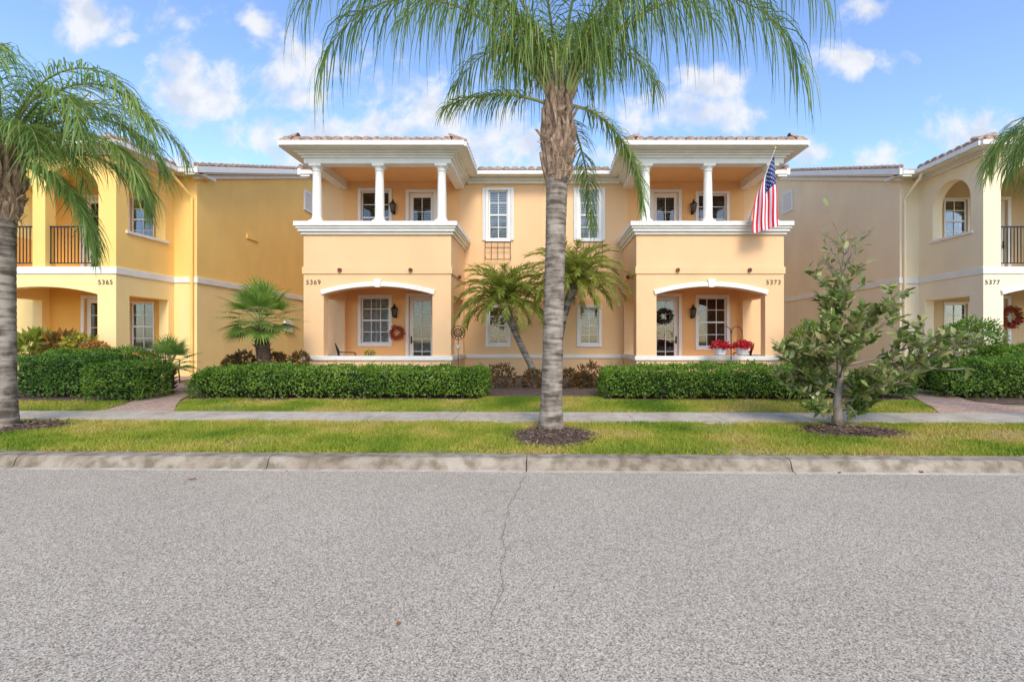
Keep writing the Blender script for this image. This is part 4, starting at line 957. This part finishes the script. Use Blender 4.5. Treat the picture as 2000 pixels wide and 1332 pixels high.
def chair(x,y,rot,z=.48):
    E=thing('porch_chair',(x,y,z),'dark metal porch chair with curved slatted back','chair','dark chairs on the porches'); c,s=math.cos(rot),math.sin(rot)
    def tr(p): return (x+p[0]*c-p[1]*s,y+p[0]*s+p[1]*c,z+p[2])
    m=MB()
    for (a,b) in ((-.24,-.24),(.24,-.24),(-.24,.24),(.24,.24)): m.tube([tr((a*1.1,b*1.1,0)),tr((a,b,.44))],[.016,.016],6)
    m.obj('legs',IRON,E)
    m=MB(); 
    for i in range(9):
        q=-.24+.06*i; m.tube([tr((-.26,q,.45)),tr((.26,q,.45))],[.014,.014],5)
    m.tube([tr(p) for p in ((-.27,-.27,.45),(.27,-.27,.45),(.27,.27,.45),(-.27,.27,.45),(-.27,-.27,.45))],[.018]*5,6); m.obj('seat',IRON,E)
    m=MB(); arc=[(-.27+.54*i/10,.27+.1*math.sin(math.pi*i/10),.72+.22*math.sin(math.pi*i/10)) for i in range(11)]
    m.tube([tr((-.27,.25,.45))]+[tr(a) for a in arc]+[tr((.27,.25,.45))],[.016]*13,6)
    for i in range(1,10): m.tube([tr((arc[i][0],.26,.45)),tr(arc[i])],[.010]*2,5)
    for s_ in (-1,1): m.tube([tr((s_*.27,.27,.68)),tr((s_*.28,-.2,.66)),tr((s_*.27,-.24,.45))],[.014]*3,6)
    m.obj('backrest',IRON,E)
chair(-6.05,15.2,math.radians(115)); chair(6.1,15.2,math.radians(-115))
chair(-10.35,13.4,math.radians(60),.33)
p=P(720,682,14.6); bush((p.x,14.7,1.12),.13,.14,'small yellow potted flowers on porch',leaf_mat('yellow_flower2',[(.05,.12,.02),(.3,.35,.03),(.7,.6,.04)],.5,.2,9),160,.06)
LB=base_mat('dry_leaf',(.34,.13,.05),.8,.3,40)
for (px,py,s) in ((778,1222,.028),(375,938,.05),(1345,921,.03),(1800,924,.05),(1640,925,.04),(560,921,.02)):
    d=1.5*960/(py-666); x=(px-CX)/F*d; m=MB(); a=random.uniform(0,3)
    vs=[(x+s*math.cos(a+q)*r,d+s*math.sin(a+q)*r*.7,.012+h*s) for q,r,h in ((0,1,.1),(.7,.55,.3),(1.57,.5,.05),(2.4,.6,.3),(3.14,1,.15),(4,.5,.25),(4.7,.5,.0),(5.5,.55,.3))]
    vs.append((x,d,.010)); m.add(vs,[(8,i,(i+1)%8) for i in range(8)]); m.obj('dry_leaf',LB,label='curled brown dry leaf lying on asphalt',category='leaf',group='dry leaves on the road')

# ---------------------------------------------------------------- sky, sun, camera
w=bpy.data.worlds.new('World'); S.world=w; w.use_nodes=True; t=w.node_tree; N=t.nodes; L=t.links
bg=N['Background']; sky=N.new('ShaderNodeTexSky'); sky.sky_type='NISHITA'; sky.sun_disc=False
EL=math.radians(42); AZ=math.radians(166)
sky.sun_elevation=EL; sky.sun_rotation=AZ; sky.air_density=1.0; sky.dust_density=.8; sky.ozone_density=2.5
tc=N.new('ShaderNodeTexCoord'); sp=N.new('ShaderNodeSeparateXYZ'); L.new(tc.outputs['Generated'],sp.inputs[0])
def M(op_,a,b=None,c=None):
    n=N.new('ShaderNodeMath'); n.operation=op_
    for i,v in enumerate((a,b,c)):
        if v is None: continue
        if isinstance(v,(int,float)): n.inputs[i].default_value=v
        else: L.new(v,n.inputs[i])
    return n.outputs[0]
ymx=M('MAXIMUM',sp.outputs['Y'],.05); u=M('DIVIDE',sp.outputs['X'],ymx); v=M('DIVIDE',sp.outputs['Z'],ymx)
cb=N.new('ShaderNodeCombineXYZ'); L.new(u,cb.inputs[0]); L.new(v,cb.inputs[1])
nz=N.new('ShaderNodeTexNoise'); nz.inputs['Scale'].default_value=9; nz.inputs['Detail'].default_value=10; nz.inputs['Roughness'].default_value=.6; nz.inputs['Distortion'].default_value=.25; L.new(cb.outputs[0],nz.inputs['Vector'])
blobs=[(180,40,75,45),(352,52,62,42),(515,48,40,28),(590,105,110,60),(370,165,125,70),(420,200,80,35),(560,145,110,50),(240,82,35,20),(1665,122,85,28),(1700,15,60,25),(1390,160,70,35),(1890,262,90,50),(1740,300,90,35),(530,270,110,45),(860,215,180,80),(720,250,200,60),(1000,290,200,50),(1330,230,150,50),(600,195,80,30),(390,330,160,30),(1600,300,70,25)]
acc=None
for (px,py,rx,ry) in blobs:
    s1=N.new('ShaderNodeVectorMath'); s1.operation='SUBTRACT'; L.new(cb.outputs[0],s1.inputs[0]); s1.inputs[1].default_value=((px-CX)/F,(666-py)/F,0)
    s2=N.new('ShaderNodeVectorMath'); s2.operation='MULTIPLY'; L.new(s1.outputs[0],s2.inputs[0]); s2.inputs[1].default_value=(F/rx,F/ry,0)
    s3=N.new('ShaderNodeVectorMath'); s3.operation='LENGTH'; L.new(s2.outputs[0],s3.inputs[0])
    q=M('SUBTRACT',1.25,s3.outputs['Value']); acc=q if acc is None else M('MAXIMUM',acc,q)
acc=M('MAXIMUM',acc,-.6)
den=M('ADD',M('MULTIPLY',acc,.55),M('MULTIPLY',M('SUBTRACT',nz.outputs['Fac'],.5),3.0))
mr=N.new('ShaderNodeMapRange'); mr.interpolation_type='SMOOTHSTEP'; mr.inputs['From Min'].default_value=-.02; mr.inputs['From Max'].default_value=.70; L.new(den,mr.inputs['Value'])
front=N.new('ShaderNodeMapRange'); L.new(sp.outputs['Y'],front.inputs['Value']); front.inputs['From Min'].default_value=.05; front.inputs['From Max'].default_value=.2
dn=M('MULTIPLY',M('MULTIPLY',mr.outputs['Result'],front.outputs['Result']),.9)
hsv=N.new('ShaderNodeHueSaturation'); hsv.inputs['Hue'].default_value=.506; hsv.inputs['Saturation'].default_value=1.06; hsv.inputs['Value'].default_value=2.15; L.new(sky.outputs[0],hsv.inputs['Color'])
n2=N.new('ShaderNodeTexNoise'); n2.inputs['Scale'].default_value=14; n2.inputs['Detail'].default_value=6; L.new(cb.outputs[0],n2.inputs['Vector'])
ccol=N.new('ShaderNodeValToRGB'); ccol.color_ramp.elements[0].position=.38; ccol.color_ramp.elements[0].color=(4.7,5.1,5.8,1); ccol.color_ramp.elements[1].position=.56; ccol.color_ramp.elements[1].color=(6.4,6.4,6.5,1); L.new(n2.outputs['Fac'],ccol.inputs['Fac'])
mx=N.new('ShaderNodeMix'); mx.data_type='RGBA'; L.new(dn,mx.inputs['Factor']); L.new(hsv.outputs[0],mx.inputs['A']); L.new(ccol.outputs['Color'],mx.inputs['B'])
L.new(mx.outputs['Result'],bg.inputs['Color']); bg.inputs['Strength'].default_value=.15

sl=bpy.data.lights.new('sun','SUN'); sl.energy=2.65; sl.angle=math.radians(20); sl.color=(1,.92,.80); so=bpy.data.objects.new('sun',sl); COL.objects.link(so)
sd=Vector((math.sin(AZ)*math.cos(EL),math.cos(AZ)*math.cos(EL),math.sin(EL))); so.rotation_euler=sd.to_track_quat('Z','Y').to_euler(); so.location=(5,-10,20)
cam=bpy.data.cameras.new('camera'); co=bpy.data.objects.new('camera',cam); COL.objects.link(co); co.location=(0,0,CH); co.rotation_euler=(math.radians(90),0,0)
cam.sensor_width=36; cam.lens=F/2000*36; cam.shift_x=-(CX-1000)/2000; cam.clip_end=2000; S.camera=co
S.view_settings.view_transform='Standard'; S.view_settings.look='None'; S.view_settings.exposure=0
